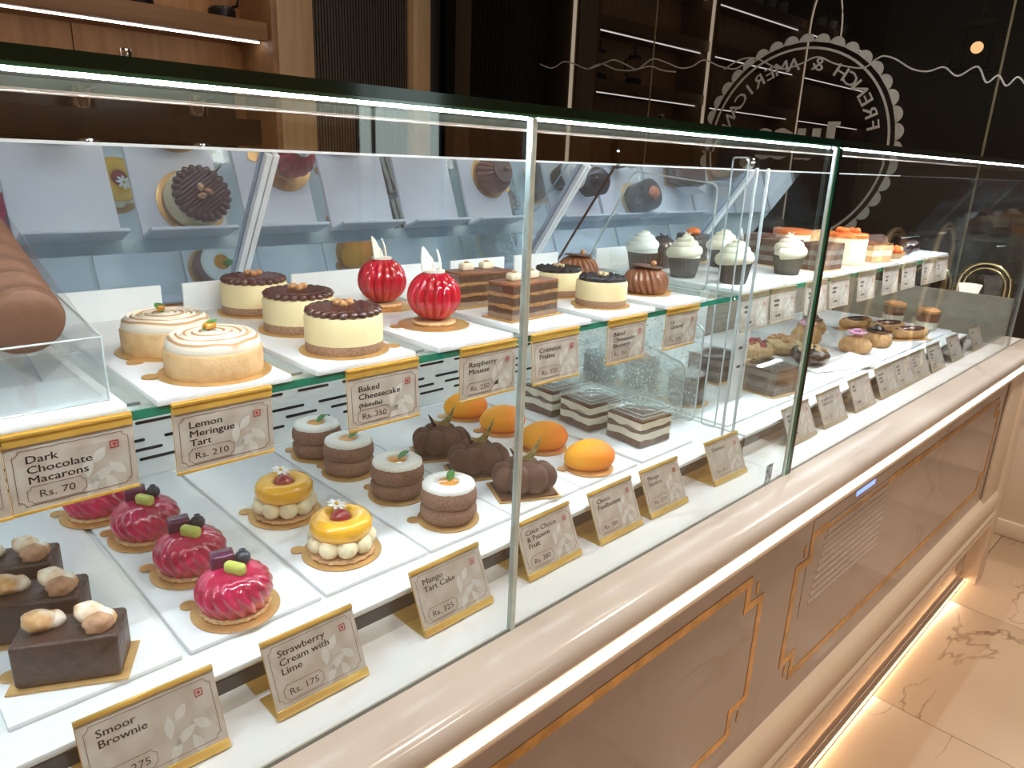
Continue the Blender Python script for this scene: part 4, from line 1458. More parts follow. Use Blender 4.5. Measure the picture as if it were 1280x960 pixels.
def raspberry_globe():
    t = thing('raspberry_globe', cat='pastry')
    round_board(t, 0.047, PI)
    MB().lathe([(0, 0.0017), (0.027, 0.0017), (0.029, 0.0045), (0.027, 0.0070), (0, 0.0070)], 48, rf=lambda a, r, z: 1 + 0.03 * math.cos(18 * a)).build('biscuit_base', 'biscuit', t)
    prof = []
    m = 22
    for i in range(m + 1):
        a = PI * i / m
        prof.append((0.0355 * math.sin(a) if 0 < i < m else 0, 0.0385 - 0.0325 * math.cos(a)))
    MB().lathe(prof, 112, rf=lambda a, r, z: 1 - 0.13 * (1 - abs(math.sin(8 * a))) ** 1.1).build('ribbed_globe', 'raspberry_glaze', t, 60)
    MB().lathe([(0, 0.0700), (0.014, 0.0690), (0.014, 0.0720), (0, 0.0725)], 20).build('white_collar', 'white_choc', t)
    for k, (x, y, rz, L, ti) in enumerate(((-0.009, 0.0, 0.3, 0.030, -0.12), (0.001, 0.006, 1.4, 0.017, 0.1), (0.009, 0.001, 1.0, 0.026, 0.08))):
        o = shard(L, 0.021 if k != 2 else 0.011).build('white_chocolate_shard', 'white_choc', t)
        o.location = (x, y, 0.0715)
        o.rotation_euler = (0, ti, rz)
    return t


def praline_block():
    t = thing('praline_layer_cake', cat='pastry')
    mb = MB().box((0, 0, 0.0009), (0.112, 0.060, 0.0018), 0.0005)
    mb.lathe([(0, 0), (0.009, 0), (0.009, 0.0018), (0, 0.0018)], 16, Matrix.Translation((0.060, 0, 0)))
    mb.build('cake_board', 'board_gold', t)
    w_, d_ = 0.098, 0.048
    zz = [0.0019, 0.0095, 0.0175, 0.0225, 0.0340, 0.0385, 0.0490]
    mats = ['crust', 'choc_disc', 'hazelnut', 'cake_brown', 'hazelnut', 'cake_brown']
    nm = ['praline_base', 'mousse_layer', 'cream_layer', 'sponge_layer', 'cream_layer', 'sponge_layer']
    for k in range(6):
        wavy_block(w_, d_, zz[k], zz[k + 1], 0.0018 if k else 0, 0.0018, k * 3, seed=k).build(nm[k], mats[k], t, 20)
    MB().box((0, 0, 0.0508), (w_ + 0.001, d_ + 0.001, 0.0040), 0.001).build('chocolate_glaze', 'choc_milk', t)
    mb = MB()
    for s in (-1, 1):
        mb.box((s * (w_ / 2 + 0.0012), 0, 0.026), (0.0006, d_ + 0.003, 0.048))
        mb.box((0, s * (d_ / 2 + 0.0012), 0.026), (w_ + 0.002, 0.0006, 0.048))
    mb.build('clear_wrap', 'acrylic', t, 0)
    for x in (-0.018, 0.020):
        o = MB().box((x, 0.004, 0.0585), (0.022, 0.016, 0.0115), 0.004, None, 3).build('white_chocolate_cube', 'ivory_choc', t)
        MB().ball((x, 0.004, 0.0650), (0.0045, 0.0045, 0.0016), 10, 6).build('brown_dot', 'hazelnut', o)
    return t


def caramel_dome():
    t = thing('caramel_dome', cat='pastry')
    round_board(t, 0.046, 0.2)
    prof = [(0, 0.0017), (0.032, 0.0018), (0.0385, 0.008), (0.0405, 0.017), (0.0390, 0.027), (0.033, 0.037), (0.021, 0.0440), (0.010, 0.0450), (0, 0.0452)]
    MB().lathe(MB().fine(prof, 5), 160, rf=lambda a, r, z: 1 - 0.14 * (1 - abs(math.sin(10 * (a + 9 * z)))) ** 1.1 if r > 0.004 else 1).build('twisted_dome', 'choc_milk', t, 60)
    M = Matrix.Translation((0, 0, 0.0462)) @ Matrix.Rotation(0.08, 4, 'Y')
    MB().lathe([(0, 0), (0.0275, 0), (0.0278, 0.0010), (0.0270, 0.0020), (0, 0.0020)], 36, M).build('chocolate_disc', 'choc_disc', t)
    MB().ball((0.010, -0.004, 0.0520), (0.0055, 0.0048, 0.0055), 12, 8).build('hazelnut', 'hazelnut', t)
    return t


def macaron():
    t = thing('macaron', cat='macaron')
    r = 0.0265
    sh = [(0, 0.0), (r * 0.98, 0.0), (r * 1.05, 0.0012), (r * 0.95, 0.0030), (r * 0.99, 0.0040), (r * 0.94, 0.0070), (r * 0.80, 0.0097), (r * 0.5, 0.0114), (0, 0.012)]
    lumpy(MB().lathe(sh, 40, Matrix.Translation((0, 0, 0.0032))), 0.0004, 260, 1, 1).build('shell', 'macaron', t, 60)
    lumpy(MB().lathe(sh, 40, Matrix.Translation((0, 0, -0.0032)) @ Matrix.Rotation(PI, 4, 'X')), 0.0004, 260, 2, 1).build('shell', 'macaron', t, 60)
    MB().lathe([(0, -0.0034), (r * 0.86, -0.0034), (r * 0.88, 0), (r * 0.86, 0.0034), (0, 0.0034)], 32).build('ganache_filling', 'ganache', t)
    return t


def cupcake(frost, top):
    t = thing('cupcake', cat='cupcake')
    prof = [(0, 0), (0.0235, 0), (0.024, 0.001), (0.0315, 0.040), (0.0300, 0.040), (0, 0.038)]
    MB().lathe(prof, 96, rf=lambda a, r, z: 1 + 0.022 * math.cos(32 * a)).build('paper_wrapper', 'wrapper', t)
    if frost:
        path, rad = [], []
        N = 76
        for q in range(N + 1):
            u = q / N
            a_ = 2 * PI * 3.4 * u
            R_ = 0.0265 * (1 - u) ** 0.75
            path.append((R_ * math.cos(a_), R_ * math.sin(a_), 0.0440 + 0.0380 * u ** 0.9))
            rad.append(0.0115 * (1 - u) ** 0.5 + 0.0012)
        mb = MB().tube(path, rad, 10)
        mb.lathe([(0, 0.037), (0.030, 0.038), (0.030, 0.046), (0.018, 0.062), (0.006, 0.074), (0, 0.075)], 24)
        mb.build('frosting_swirl', frost, t, 60)
    else:
        MB().lathe([(0, 0.037), (0.031, 0.038), (0.033, 0.046), (0.024, 0.058), (0.012, 0.066), (0, 0.068)], 32).build('frosting_swirl', 'choc_dark', t)
    rnd = random.Random(top)
    if top:
        mb = MB()
        for k in range(46):
            a = rnd.uniform(0, 2 * PI)
            rr = rnd.uniform(0.0, 0.028)
            z = 0.083 - rr * 1.15 if frost else 0.068 - rr * 0.85
            M = Matrix.Translation((rr * math.cos(a), rr * math.sin(a), z)) @ Matrix.Rotation(rnd.uniform(0, 6), 4, 'Z') @ Matrix.Rotation(rnd.uniform(-1, 1), 4, 'Y')
            mb.box((0, 0, 0), (0.019, 0.0026, 0.0012), 0, M)
        mb.build('chocolate_shavings', {1: 'white_choc', 2: 'choc_dark', 3: 'petal_white'}[top], t, 0)
    return t


def cookie(chips):
    t = thing('cookie', cat='cookie')
    lumpy(MB().lathe([(0, 0), (0.045, 0), (0.049, 0.005), (0.047, 0.012), (0.036, 0.018), (0.018, 0.021), (0, 0.022)], 40), 0.003, 55, 3).build('cookie_round', 'cookie', t, 60)
    rnd = random.Random(5)
    for k in range(chips):
        a = 2.4 * k
        r = 0.034 * math.sqrt((k + 0.5) / chips)
        M = Matrix.Translation((r * math.cos(a), r * math.sin(a), 0.0205 - r * 0.14)) @ Matrix.Rotation(rnd.uniform(0, 3), 4, 'Z')
        MB().box((0, 0, 0), (0.009, 0.007, 0.006), 0.0015, M).build('chocolate_chip', 'choc_dark', t)
    return t


def lump(m1, m2, seed):
    t = thing('loaded_cookie', cat='cookie')
    lumpy(MB().ball((0, 0, 0.022), (0.050, 0.046, 0.024), 32, 18), 0.005, 70, seed).build('cookie_mound', m1, t, 60)
    rnd = random.Random(seed)
    for k in range(9):
        a = 2.4 * k
        r = 0.034 * math.sqrt((k + .5) / 9)
        MB().ball((r * math.cos(a), r * math.sin(a), 0.048 - r * 0.35), (0.011, 0.009, 0.008), 10, 7, None, 0.35, k).build('topping_chunk', m2, t)
    return t


def choux(kind):
    t = thing('choux_bun', cat='choux')
    lumpy(MB().lathe([(0, 0), (0.036, 0), (0.042, 0.010), (0.041, 0.024), (0.032, 0.036), (0.016, 0.042), (0, 0.043)], 40), 0.0006, 150, 2).build('choux_shell', 'choux', t, 60)
    if kind == 'flower':
        mb = MB()
        for k in range(7):
            a = 2 * PI * k / 7
            M = Matrix.Translation((0, 0, 0.044)) @ Matrix.Rotation(a, 4, 'Z')
            mb.ball((0.014, 0, 0.003), (0.014, 0.0095, 0.0040), 12, 7, M @ Matrix.Rotation(-0.35, 4, 'Y'))
            mb.ball((0.010, 0, 0.002), (0.012, 0.0075, 0.0035), 12, 7, M @ Matrix.Rotation(0.4, 4, 'Z') @ Matrix.Rotation(-1.0, 4, 'Y'))
        f_ = mb.build('sugar_flower', 'petal_pink', t)
        MB().ball((0, 0, 0.054), 0.005, 10, 6).build('flower_centre', 'petal_white', f_)
    else:
        M = Matrix.Translation((0, 0, 0.0425)) @ Matrix.Rotation(0.06, 4, 'X')
        MB().lathe([(0, 0), (0.030, 0), (0.0305, 0.0012), (0.029, 0.0024), (0, 0.0024)], 32, M).build('chocolate_disc', 'choc_disc', t)
        MB().lathe([(0, 0.044), (0.016, 0.0445), (0.018, 0.049), (0.012, 0.055), (0.005, 0.060), (0, 0.061)], 24).build('chocolate_rosette', 'choc_dark', t)
    return t


def eclair():
    t = thing('eclair', cat='eclair')
    MB().box((0, 0, 0.0007), (0.135, 0.045, 0.0014), 0.0004).build('cake_board', 'board_gold', t)
    mb = MB().tube([(-0.060, 0, 0.019), (-0.055, 0, 0.019), (-0.045, 0, 0.019), (0, 0, 0.0195), (0.045, 0, 0.019), (0.055, 0, 0.019), (0.060, 0, 0.019)], [0.006, 0.013, 0.0172, 0.0178, 0.0172, 0.013, 0.006], 20)
    mb.build('choux_shell', 'choux', t, 60)
    mb = MB().ball((0, 0, 0.0300), (0.057, 0.0165, 0.0095), 28, 12)
    mb.build('chocolate_glaze', 'choc_glossy', t, 60)
    return t


def dessert_glass():
    t = thing('dessert_glass', cat='dessert glass')
    MB().lathe([(0, 0), (0.026, 0), (0.030, 0.006), (0.0385, 0.070), (0.0375, 0.070), (0.029, 0.008), (0, 0.006)], 32).build('glass_cup', 'acrylic', t)
    MB().lathe([(0, 0.032), (0.0325, 0.032), (0.0355, 0.060), (0, 0.060)], 28).build('mousse', 'choc_milk', t)
    MB().lathe([(0, 0.008), (0.0285, 0.010), (0.0322, 0.0315), (0, 0.0315)], 28).build('cream_layer', 'cream_white', t)
    lumpy(MB().lathe([(0, 0.0605), (0.035, 0.0605), (0.034, 0.068), (0.02, 0.074), (0, 0.076)], 28), 0.002, 200, 3, 1).build('crumble', 'hazelnut', t)
    return t


def dark_cake(top):
    t = thing('chocolate_cake', cat='cake')
    round_board(t, 0.047, 0.0)
    MB().lathe([(0, 0.0017), (0.0365, 0.0017), (0.038, 0.006), (0.038, 0.058), (0.036, 0.062), (0, 0.062)], 40, rf=lambda a, r, z: 1 + 0.02 * math.cos(16 * a)).build('cake_body', 'choc_dark', t)
    if top:
        MB().ball((0.0, 0.0, 0.066), (0.018, 0.016, 0.010), 16, 8, None, 0.3, 4).build('fruit_topping', 'orange_fruit', t)
    return t


def slice_cake(w_, d_, h_, mats, topmat, name='layer_cake'):
    t = thing(name, cat='cake')
    MB().box((0, 0, 0.0008), (w_ + 0.014, d_ + 0.014, 0.0016), 0.0004).build('cake_board', 'board_gold', t)
    n = len(mats)
    for k, m_ in enumerate(mats):
        wavy_block(w_, d_, 0.0017 + (h_ - 0.0017) * k / n, 0.0017 + (h_ - 0.0017) * (k + 1) / n - 0.0002, 0, 0.0008, k * 3, 8, seed=k).build('layer', m_, t, 20)
    MB().box((0, 0, h_ + 0.0022), (w_, d_, 0.004), 0.001).build('glaze', topmat, t)
    return t


# ================================================================== LOWER SHELF, NEAR CASE
def row(proto, pts, z, labels, group, rots=None, sc=1.0):
    for k, ((x, y), l) in enumerate(zip(pts, labels)):
        place(proto, USED, (x, y, z), rots[k] if rots else 0.3 * k, l, group, sc)


row(brownie(), [(0.113, 0.672), (0.103, 0.757), (0.098, 0.842)], TRAY,
    ['front chocolate brownie with toasted marshmallows, nearest its price tag', 'middle chocolate brownie with toasted marshmallows, second from front', 'rear chocolate brownie with marshmallows under the hanging macaron tag'],
    'chocolate brownies', [-0.48, -0.46, -0.42])
row(strawberry_dome(), [(0.263, 0.668), (0.258, 0.773), (0.247, 0.885), (0.219, 0.985)], TRAY,
    ['front pink glazed strawberry dome nearest its price tag', 'second pink glazed strawberry dome from the front', 'third pink glazed strawberry dome from the front', 'rear pink glazed strawberry dome half hidden by the macaron tag'],
    'pink strawberry domes', [-0.75, -0.70, -0.75, -0.6])
row(mango_tart(), [(0.409, 0.697), (0.404, 0.830)], TRAY,
    ['front mango ring tart on cream balls, nearest its price tag', 'rear mango ring tart on cream balls'], 'mango ring tarts', [-0.7 + 0.0, -0.72])
row(coco_cake(), [(0.562, 0.679), (0.553, 0.783), (0.543, 0.895), (0.540, 0.985)], TRAY,
    ['front coconut topped brown cake with upright leaf, nearest its tag', 'second coconut topped brown cake from the front', 'third coconut topped brown cake from the front', 'rear coconut topped brown cake below the cheesecake tag'],
    'coconut topped brown cakes', [0.2, -0.4, -0.3, -0.2])
row(pumpkin_cake(), [(0.700, 0.674), (0.694, 0.768), (0.695, 0.860)], TRAY,
    ['front velvet chocolate pumpkin cake with gilded curl', 'middle velvet chocolate pumpkin cake with gilded curl', 'rear velvet chocolate pumpkin cake with gilded curl'],
    'chocolate pumpkin cakes', [-0.45, -0.42, -0.46])
row(mango_cake(), [(0.842, 0.668), (0.846, 0.772), (0.848, 0.876), (0.846, 0.975)], TRAY,
    ['front orange mango shaped cake nearest its tag', 'second orange mango shaped cake from the front', 'third orange mango shaped cake from the front', 'rear orange mango shaped cake partly behind the raspberry tag'],
    'mango shaped cakes', [-0.55, -0.6, -0.6, -0.6])
row(boxed_tiramisu(), [(1.012, 0.697), (1.004, 0.803), (1.006, 0.902)], TRAY,
    ['front clear box of layered tiramisu beside the fogged divider', 'middle clear box of layered tiramisu', 'rear clear box of layered tiramisu below the praline tag'],
    'boxed tiramisu', [-0.08, -0.10, -0.04])

# ================================================================== UPPER SHELF, NEAR CASE
row(lemon_tart(), [(0.273, 0.693), (0.268, 0.803)], SLAB, ['front torched lemon meringue tart at the slab edge', 'rear torched lemon meringue tart with yellow candied bit'], 'lemon meringue tarts', [0.3, 1.2])
row(cheesecake('nut'), [(0.4205, 0.695), (0.429, 0.812), (0.431, 0.938)], SLAB,
    ['front cheesecake with piped chocolate and hazelnuts', 'middle cheesecake with piped chocolate and hazelnuts', 'rear cheesecake with piped chocolate and hazelnuts by the mirror'], 'hazelnut cheesecakes', [-0.7, -0.5, -0.6])
row(raspberry_globe(), [(0.582, 0.738), (0.594, 0.874)], SLAB, ['front ribbed red raspberry globe with white shards', 'rear ribbed red raspberry globe with white shards'], 'raspberry globes', [-0.3, 0.2])
row(praline_block(), [(0.722, 0.712), (0.725, 0.815)], SLAB, ['front layered praline block with two white chocolate cubes', 'rear layered praline block with two white chocolate cubes'], 'praline blocks', [0.06, -0.10], 0.97)
row(cheesecake('blue'), [(0.885, 0.703), (0.896, 0.805)], SLAB, ['front cheesecake topped with dark blueberries', 'rear cheesecake topped with dark blueberries'], 'blueberry cheesecakes', [0.0, 0.5], 0.93)
row(caramel_dome(), [(1.040, 0.730), (1.045, 0.890)], SLAB, ['front twisted caramel dome with chocolate disc and nut', 'rear twisted caramel dome with chocolate disc by the mirror'], 'caramel domes', [-0.5, 0.3], 0.98)

# macarons lined up in a tilted acrylic trough
ms = thing('macaron_stand', 'clear acrylic stand holding brown macarons at the left edge', 'stand', (0.09, 0.66, SLAB))
a_l = []
def acr(a, b, n_='panel'):
    MB().box2(a, b).build(n_, 'acrylic', ms, 0)


acr((-0.060, 0.000, 0.0), (0.077, 0.003, 0.056), 'front_panel')
for sx_ in (-0.060, 0.074):
    sheet_x(MB(), sx_, sx_ + 0.003, [(0.003, 0.0), (0.285, 0.0), (0.285, 0.088), (0.003, 0.056)]).build('side_panel', 'acrylic', ms, 0)
acr((-0.057, 0.003, 0.0), (0.074, 0.285, 0.003), 'base_panel')
TM = math.radians(16)
for s_ in (-1, 1):
    M = Matrix.Translation((0.032, 0.012, 0.022)) @ Matrix.Rotation(TM, 4, 'X') @ Matrix.Rotation(s_ * math.radians(45), 4, 'Y')
    MB().box2((-0.0012, 0, 0.0), (0.0012, 0.27, 0.056), 0.0, M).build('trough_panel', 'acrylic', ms, 0)
mb = MB()
mb.tube([(-0.06, 0, 0.056), (0.077, 0, 0.056)], 0.0010, 6)
mb.tube([(0.077, 0, 0.0), (0.077, 0, 0.056)], 0.0010, 6)
mb.tube([(0.0775, 0.0, 0.056), (0.0775, 0.285, 0.088)], 0.0010, 6)
mb.tube([(-0.06, -0.0004, 0.001), (0.077, -0.0004, 0.001)], 0.0010, 6)
mb.build('polished_edge', 'acrylic_edge', ms)
mc = macaron()
for k in range(8):
    o = mc if k == 0 else copy_tree(mc)
    y = 0.708 + 0.0298 * k
    o.location = (0.122, y, SLAB + 0.0685 + math.tan(TM) * (y - 0.708))
    o.rotation_euler = (math.radians(90) + TM, 0, 0.0)
    o.scale = (1.12, 1.12, 1.0)
    o['label'] = 'brown chocolate macaron, number %s from the front of the leaning row' % ('one two three four five six seven eight'.split()[k])
    o['group'] = 'macarons in the acrylic stand'

# ================================================================== SECOND CASE, UPPER
ca = cupcake('frosting_white', 0)
cb = cupcake('frosting', 1)
cc_ = cupcake(None, 2)
cd = cupcake('frosting', 0)
place(ca, USED, (1.255, 0.895, SLAB), 0, 'cupcake with smooth white swirl, leftmost beyond the end pane', 'cupcakes')
place(cb, USED, (1.265, 0.800, SLAB), 1, 'cupcake with cream swirl under long white shavings, rear row', 'cupcakes')
place(cd, USED, (1.285, 0.700, SLAB), 2, 'cupcake with plain cream swirl in dark wrapper, front row', 'cupcakes')
place(cc_, USED, (1.345, 0.910, SLAB), 0, 'dark chocolate cupcake with dark shavings behind the white swirls', 'cupcakes')
place(cb, USED, (1.510, 0.700, SLAB), 3, 'cupcake heaped with white shavings close to the green pane edge', 'cupcakes')
place(cc_, USED, (1.400, 0.760, SLAB), 1, 'dark chocolate cupcake with dark shavings in the middle row', 'cupcakes')
place(cd, USED, (1.480, 0.840, SLAB), 1, 'cupcake with plain cream swirl in the rear row', 'cupcakes')
rd = dark_cake(True)
place(rd, USED, (1.520, 0.945, SLAB), 0, 'dark cake with red fruit on top in the rear of the upper shelf', 'dark cakes')
lc = slice_cake(0.10, 0.06, 0.055, ['cake_brown', 'grey_layer', 'cake_brown', 'grey_layer', 'cake_brown'], 'choc_disc')
place(lc, USED, (1.665, 0.700, SLAB), -0.1, 'dark layered cake slice nearest the green pane edge', 'layer cake slices')
place(lc, USED, (1.650, 0.790, SLAB), -0.1, 'dark layered cake slice second from the front', 'layer cake slices')
place(lc, USED, (1.735, 0.880, SLAB), 0.2, 'dark layered cake slice at the rear of its slab', 'layer cake slices')
t = thing('fruit_cheesecake', 'tall pale cheesecake with orange fruit top', 'cake', (1.845, 0.715, SLAB), 0)
round_board(t, 0.055, PI)
MB().lathe([(0, 0.0017), (0.048, 0.0017), (0.048, 0.062), (0, 0.062)], 40).build('cake_body', 'cream', t)
MB().lathe([(0, 0.062), (0.0485, 0.062), (0.0485, 0.071), (0.046, 0.073), (0, 0.074)], 40).build('jelly_top', 'orange_fruit', t)
for k in range(4):
    MB().ball((0.02 * math.cos(k * 1.6), 0.02 * math.sin(k * 1.6), 0.078), (0.011, 0.010, 0.008), 10, 7, None, .3, k).build('fruit_piece', 'orange_fruit', t)
t = thing('fruit_cheesecake', 'orange topped cheesecake behind the dark layer cakes', 'cake', (1.79, 0.83, SLAB), 0)
MB().lathe([(0, 0.0), (0.045, 0.0), (0.045, 0.062), (0, 0.062)], 36).build('cake_body', 'cream', t)
MB().lathe([(0, 0.062), (0.0455, 0.062), (0.0455, 0.074), (0, 0.077)], 36).build('jelly_top', 'orange_fruit', t)
for k, (x, y, rz, l) in enumerate(((1.74, 0.92, 0.4, 'white leaning name card on the upper shelf behind cakes, left of two'), (1.90, 0.90, 0.3, 'white leaning name card on the upper shelf behind cakes, right of two'))):
    o = thing('name_card', l, 'card', (x, y, SLAB), rz, 'white name cards')
    MB().box((0, 0, 0.035), (0.05, 0.0012, 0.07), 0, Matrix.Rotation(-0.3, 4, 'X') @ Matrix.Translation((0, 0, 0.0003))).build('card_sheet', 'white_panel', o)
    MB().box((0, 0.014, 0.0006), (0.05, 0.028, 0.0012)).build('card_foot', 'white_panel', o)
bk = slice_cake(0.085, 0.07, 0.042, ['biscuit', 'cream', 'biscuit'], 'choc_milk', 'square_cake')
place(bk, USED, (1.968, 0.700, SLAB), -0.2, 'square caramel brown cake beside the orange topped cheesecake')
t = thing('fruit_tartlet', 'small tartlet heaped with orange red fruit at the slab edge', 'tart', (2.085, 0.690, SLAB), 0)
MB().lathe([(0, 0), (0.030, 0), (0.038, 0.016), (0.035, 0.016), (0, 0.012)], 28).build('pastry_shell', 'tart_shell', t)
for k in range(6):
    a = 2.4 * k
    MB().ball((0.019 * math.cos(a) * (k > 0), 0.019 * math.sin(a) * (k > 0), 0.022), (0.013, 0.012, 0.011), 12, 8, None, .3, k).build('fruit_piece', 'orange_fruit', t)
t = thing('chocolate_log', 'long crumbly chocolate log lying along the upper shelf', 'cake', (2.13, 0.80, SLAB), -0.12)
lumpy(MB().tube([(-0.15, 0, 0.024), (-0.14, 0, 0.024), (-0.05, 0, 0.024), (0.05, 0, 0.024), (0.14, 0, 0.024), (0.15, 0, 0.024)], [0.016, 0.023, 0.024, 0.024, 0.023, 0.016], 18), 0.004, 70, 3).build('log_body', 'choc_velvet', t, 60)
MB().box((0, 0, 0.0008), (0.33, 0.056, 0.0014)).build('cake_board', 'board_gold', t)
t = thing('nut_log', 'crumb coated brown cake log behind the square cake', 'cake', (1.98, 0.85, SLAB), -0.1)
lumpy(MB().tube([(-0.08, 0, 0.032), (-0.07, 0, 0.032), (0.07, 0, 0.032), (0.08, 0, 0.032)], [0.024, 0.031, 0.031, 0.024], 18), 0.004, 80, 5).build('log_body', 'choux', t, 60)
MB().box((0, 0, 0.0008), (0.18, 0.068, 0.0014)).build('cake_board', 'board_gold', t)
tf = thing('chocolate_truffle', cat='chocolate')
lumpy(MB().ball((0, 0, 0.020), (0.030, 0.026, 0.020), 20, 12), 0.002, 90, 2).build('truffle_body', 'choc_dark', tf, 60)
for k, (x, y) in enumerate(((2.230, 0.700), (2.288, 0.708))):
    place(tf, USED, (x, y, SLAB), k, ('dark chocolate mound near the far shelf end, left of two', 'dark chocolate mound near the far shelf end, right of two')[k], 'dark chocolate mounds')

# ================================================================== SECOND CASE, LOWER
dk = dark_cake(False)
place(dk, USED, (1.245, 0.975, TRAY), 0, 'dark chocolate cake seen through the fogged divider, rear', 'dark cakes')
place(rd, USED, (1.275, 0.885, TRAY), 1, 'dark chocolate cake with red fruit seen through the fogged divider', 'dark cakes')
place(dk, USED, (1.262, 0.760, TRAY), 2, 'dark chocolate cake seen through the fogged divider, front', 'dark cakes')
ck = cookie(8)
place(ck, USED, (1.620, 0.790, TRAY), 0, 'pale chocolate chip cookie in front on the far lower tray', 'chip cookies')
place(ck, USED, (1.600, 0.900, TRAY), 1, 'pale chocolate chip cookie behind the front one', 'chip cookies')
lm = lump('cookie', 'cherry', 3)
place(lm, USED, (1.720, 0.850, TRAY), 0, 'lumpy cookie with red brown topping behind the pale cookies', 'loaded cookies')
lm2 = lump('choc_dark', 'cookie', 8)
place(lm2, USED, (1.785, 0.735, TRAY), 1, 'dark lumpy chocolate cookie with pale chunks right by the green edge', 'loaded cookies')
lm3 = lump('cookie', 'hazelnut', 5)
place(lm3, USED, (1.830, 0.830, TRAY), 2, 'tan lumpy nut cookie behind the dark lumpy one', 'loaded cookies')
tb = slice_cake(0.092, 0.085, 0.052, ['cake_brown', 'grey_layer', 'cake_brown', 'grey_layer'], 'choc_dark', 'boxed_layer_cake')
mb = MB()
for s_ in (-1, 1):
    mb.box((s_ * 0.048, 0, 0.030), (0.0008, 0.091, 0.057))
    mb.box((0, s_ * 0.0445, 0.030), (0.095, 0.0008, 0.057))
mb.box((0, 0, 0.0595), (0.097, 0.091, 0.0015))
mb.build('clear_box', 'acrylic', tb, 0)
place(tb, USED, (1.485, 0.690, TRAY), -0.12, 'dark layered cake in a clear box behind the end pane, front', 'boxed dark layer cakes')
place(tb, USED, (1.475, 0.820, TRAY), -0.12, 'dark layered cake in a clear box behind the end pane, rear', 'boxed dark layer cakes')
cf = choux('flower')
place(cf, USED, (2.020, 0.712, TRAY), 0, 'round choux bun with pink sugar flower, front', 'choux buns')
cg = choux('disc')
place(cg, USED, (2.150, 0.705, TRAY), 0, 'round choux bun with chocolate rosette, front right', 'choux buns')
place(cg, USED, (2.155, 0.895, TRAY), 1, 'round choux bun with chocolate rosette, rear left', 'choux buns')
place(cf, USED, (2.020, 0.850, TRAY), 1, 'round choux bun with pink sugar flower behind the pane edge', 'choux buns')
ec = eclair()
place(ec, USED, (2.340, 0.835, TRAY), -0.45, 'chocolate glazed eclair at the back left', 'eclairs')
place(ec, USED, (2.365, 0.750, TRAY), -0.50, 'chocolate glazed eclair in the middle of three', 'eclairs')
place(ec, USED, (2.330, 0.672, TRAY), -0.50, 'chocolate glazed eclair nearest the tags', 'eclairs')
dg = dessert_glass()
place(dg, USED, (2.530, 0.790, TRAY), 0, 'dessert glass with brown crumble top, left of two', 'dessert glasses')
place(dg, USED, (2.500, 0.680, TRAY), 0, 'dessert glass with brown crumble top, right of two', 'dessert glasses')
t = thing('parchment_sheet', 'sheet of white baking paper lying curled on the far lower tray', 'paper', (1.83, 0.69, TRAY), -0.35)
mb = MB()
n = 12
vs_ = []
for i in range(n + 1):
    for y in (-0.05, 0.05):
        s_ = i / n
        z_ = 0.0008 + 0.020 * max(0, s_ - 0.72) ** 1.5 * 4
        vs_ += [(-0.11 + 0.22 * s_, y, z_), (-0.11 + 0.22 * s_, y, z_ + 0.0006)]
mb.add(vs_, [f for i in range(n) for f in ((4 * i, 4 * i + 2, 4 * i + 6, 4 * i + 4), (4 * i + 1, 4 * i + 5, 4 * i + 7, 4 * i + 3), (4 * i, 4 * i + 4, 4 * i + 5, 4 * i + 1), (4 * i + 2, 4 * i + 3, 4 * i + 7, 4 * i + 6))])
mb.build('paper', 'petal_white', t)

# ================================================================== PRICE TAGS
CW, CH = 0.0985, 0.0650      # card
LEAN = math.radians(24)


def frame_ink(w_, h_, m, nt_, wd):
    pts = [(m + nt_, m), (w_ - m - nt_, m)]
    arc = lambda cx, cy, a0, a1: [(cx + nt_ * math.cos(a0 + (a1 - a0) * q / 4), cy + nt_ * math.sin(a0 + (a1 - a0) * q / 4)) for q in range(5)]
    pts = arc(m, m, PI / 2, 0)[::-1][::-1]
    pts = []
    pts += arc(m, m, PI / 2, 0)
    pts += arc(w_ - m, m, PI, PI / 2)
    pts += arc(w_ - m, h_ - m, -PI / 2, -PI)
    pts += arc(m, h_ - m, 0, -PI / 2)
    return pts


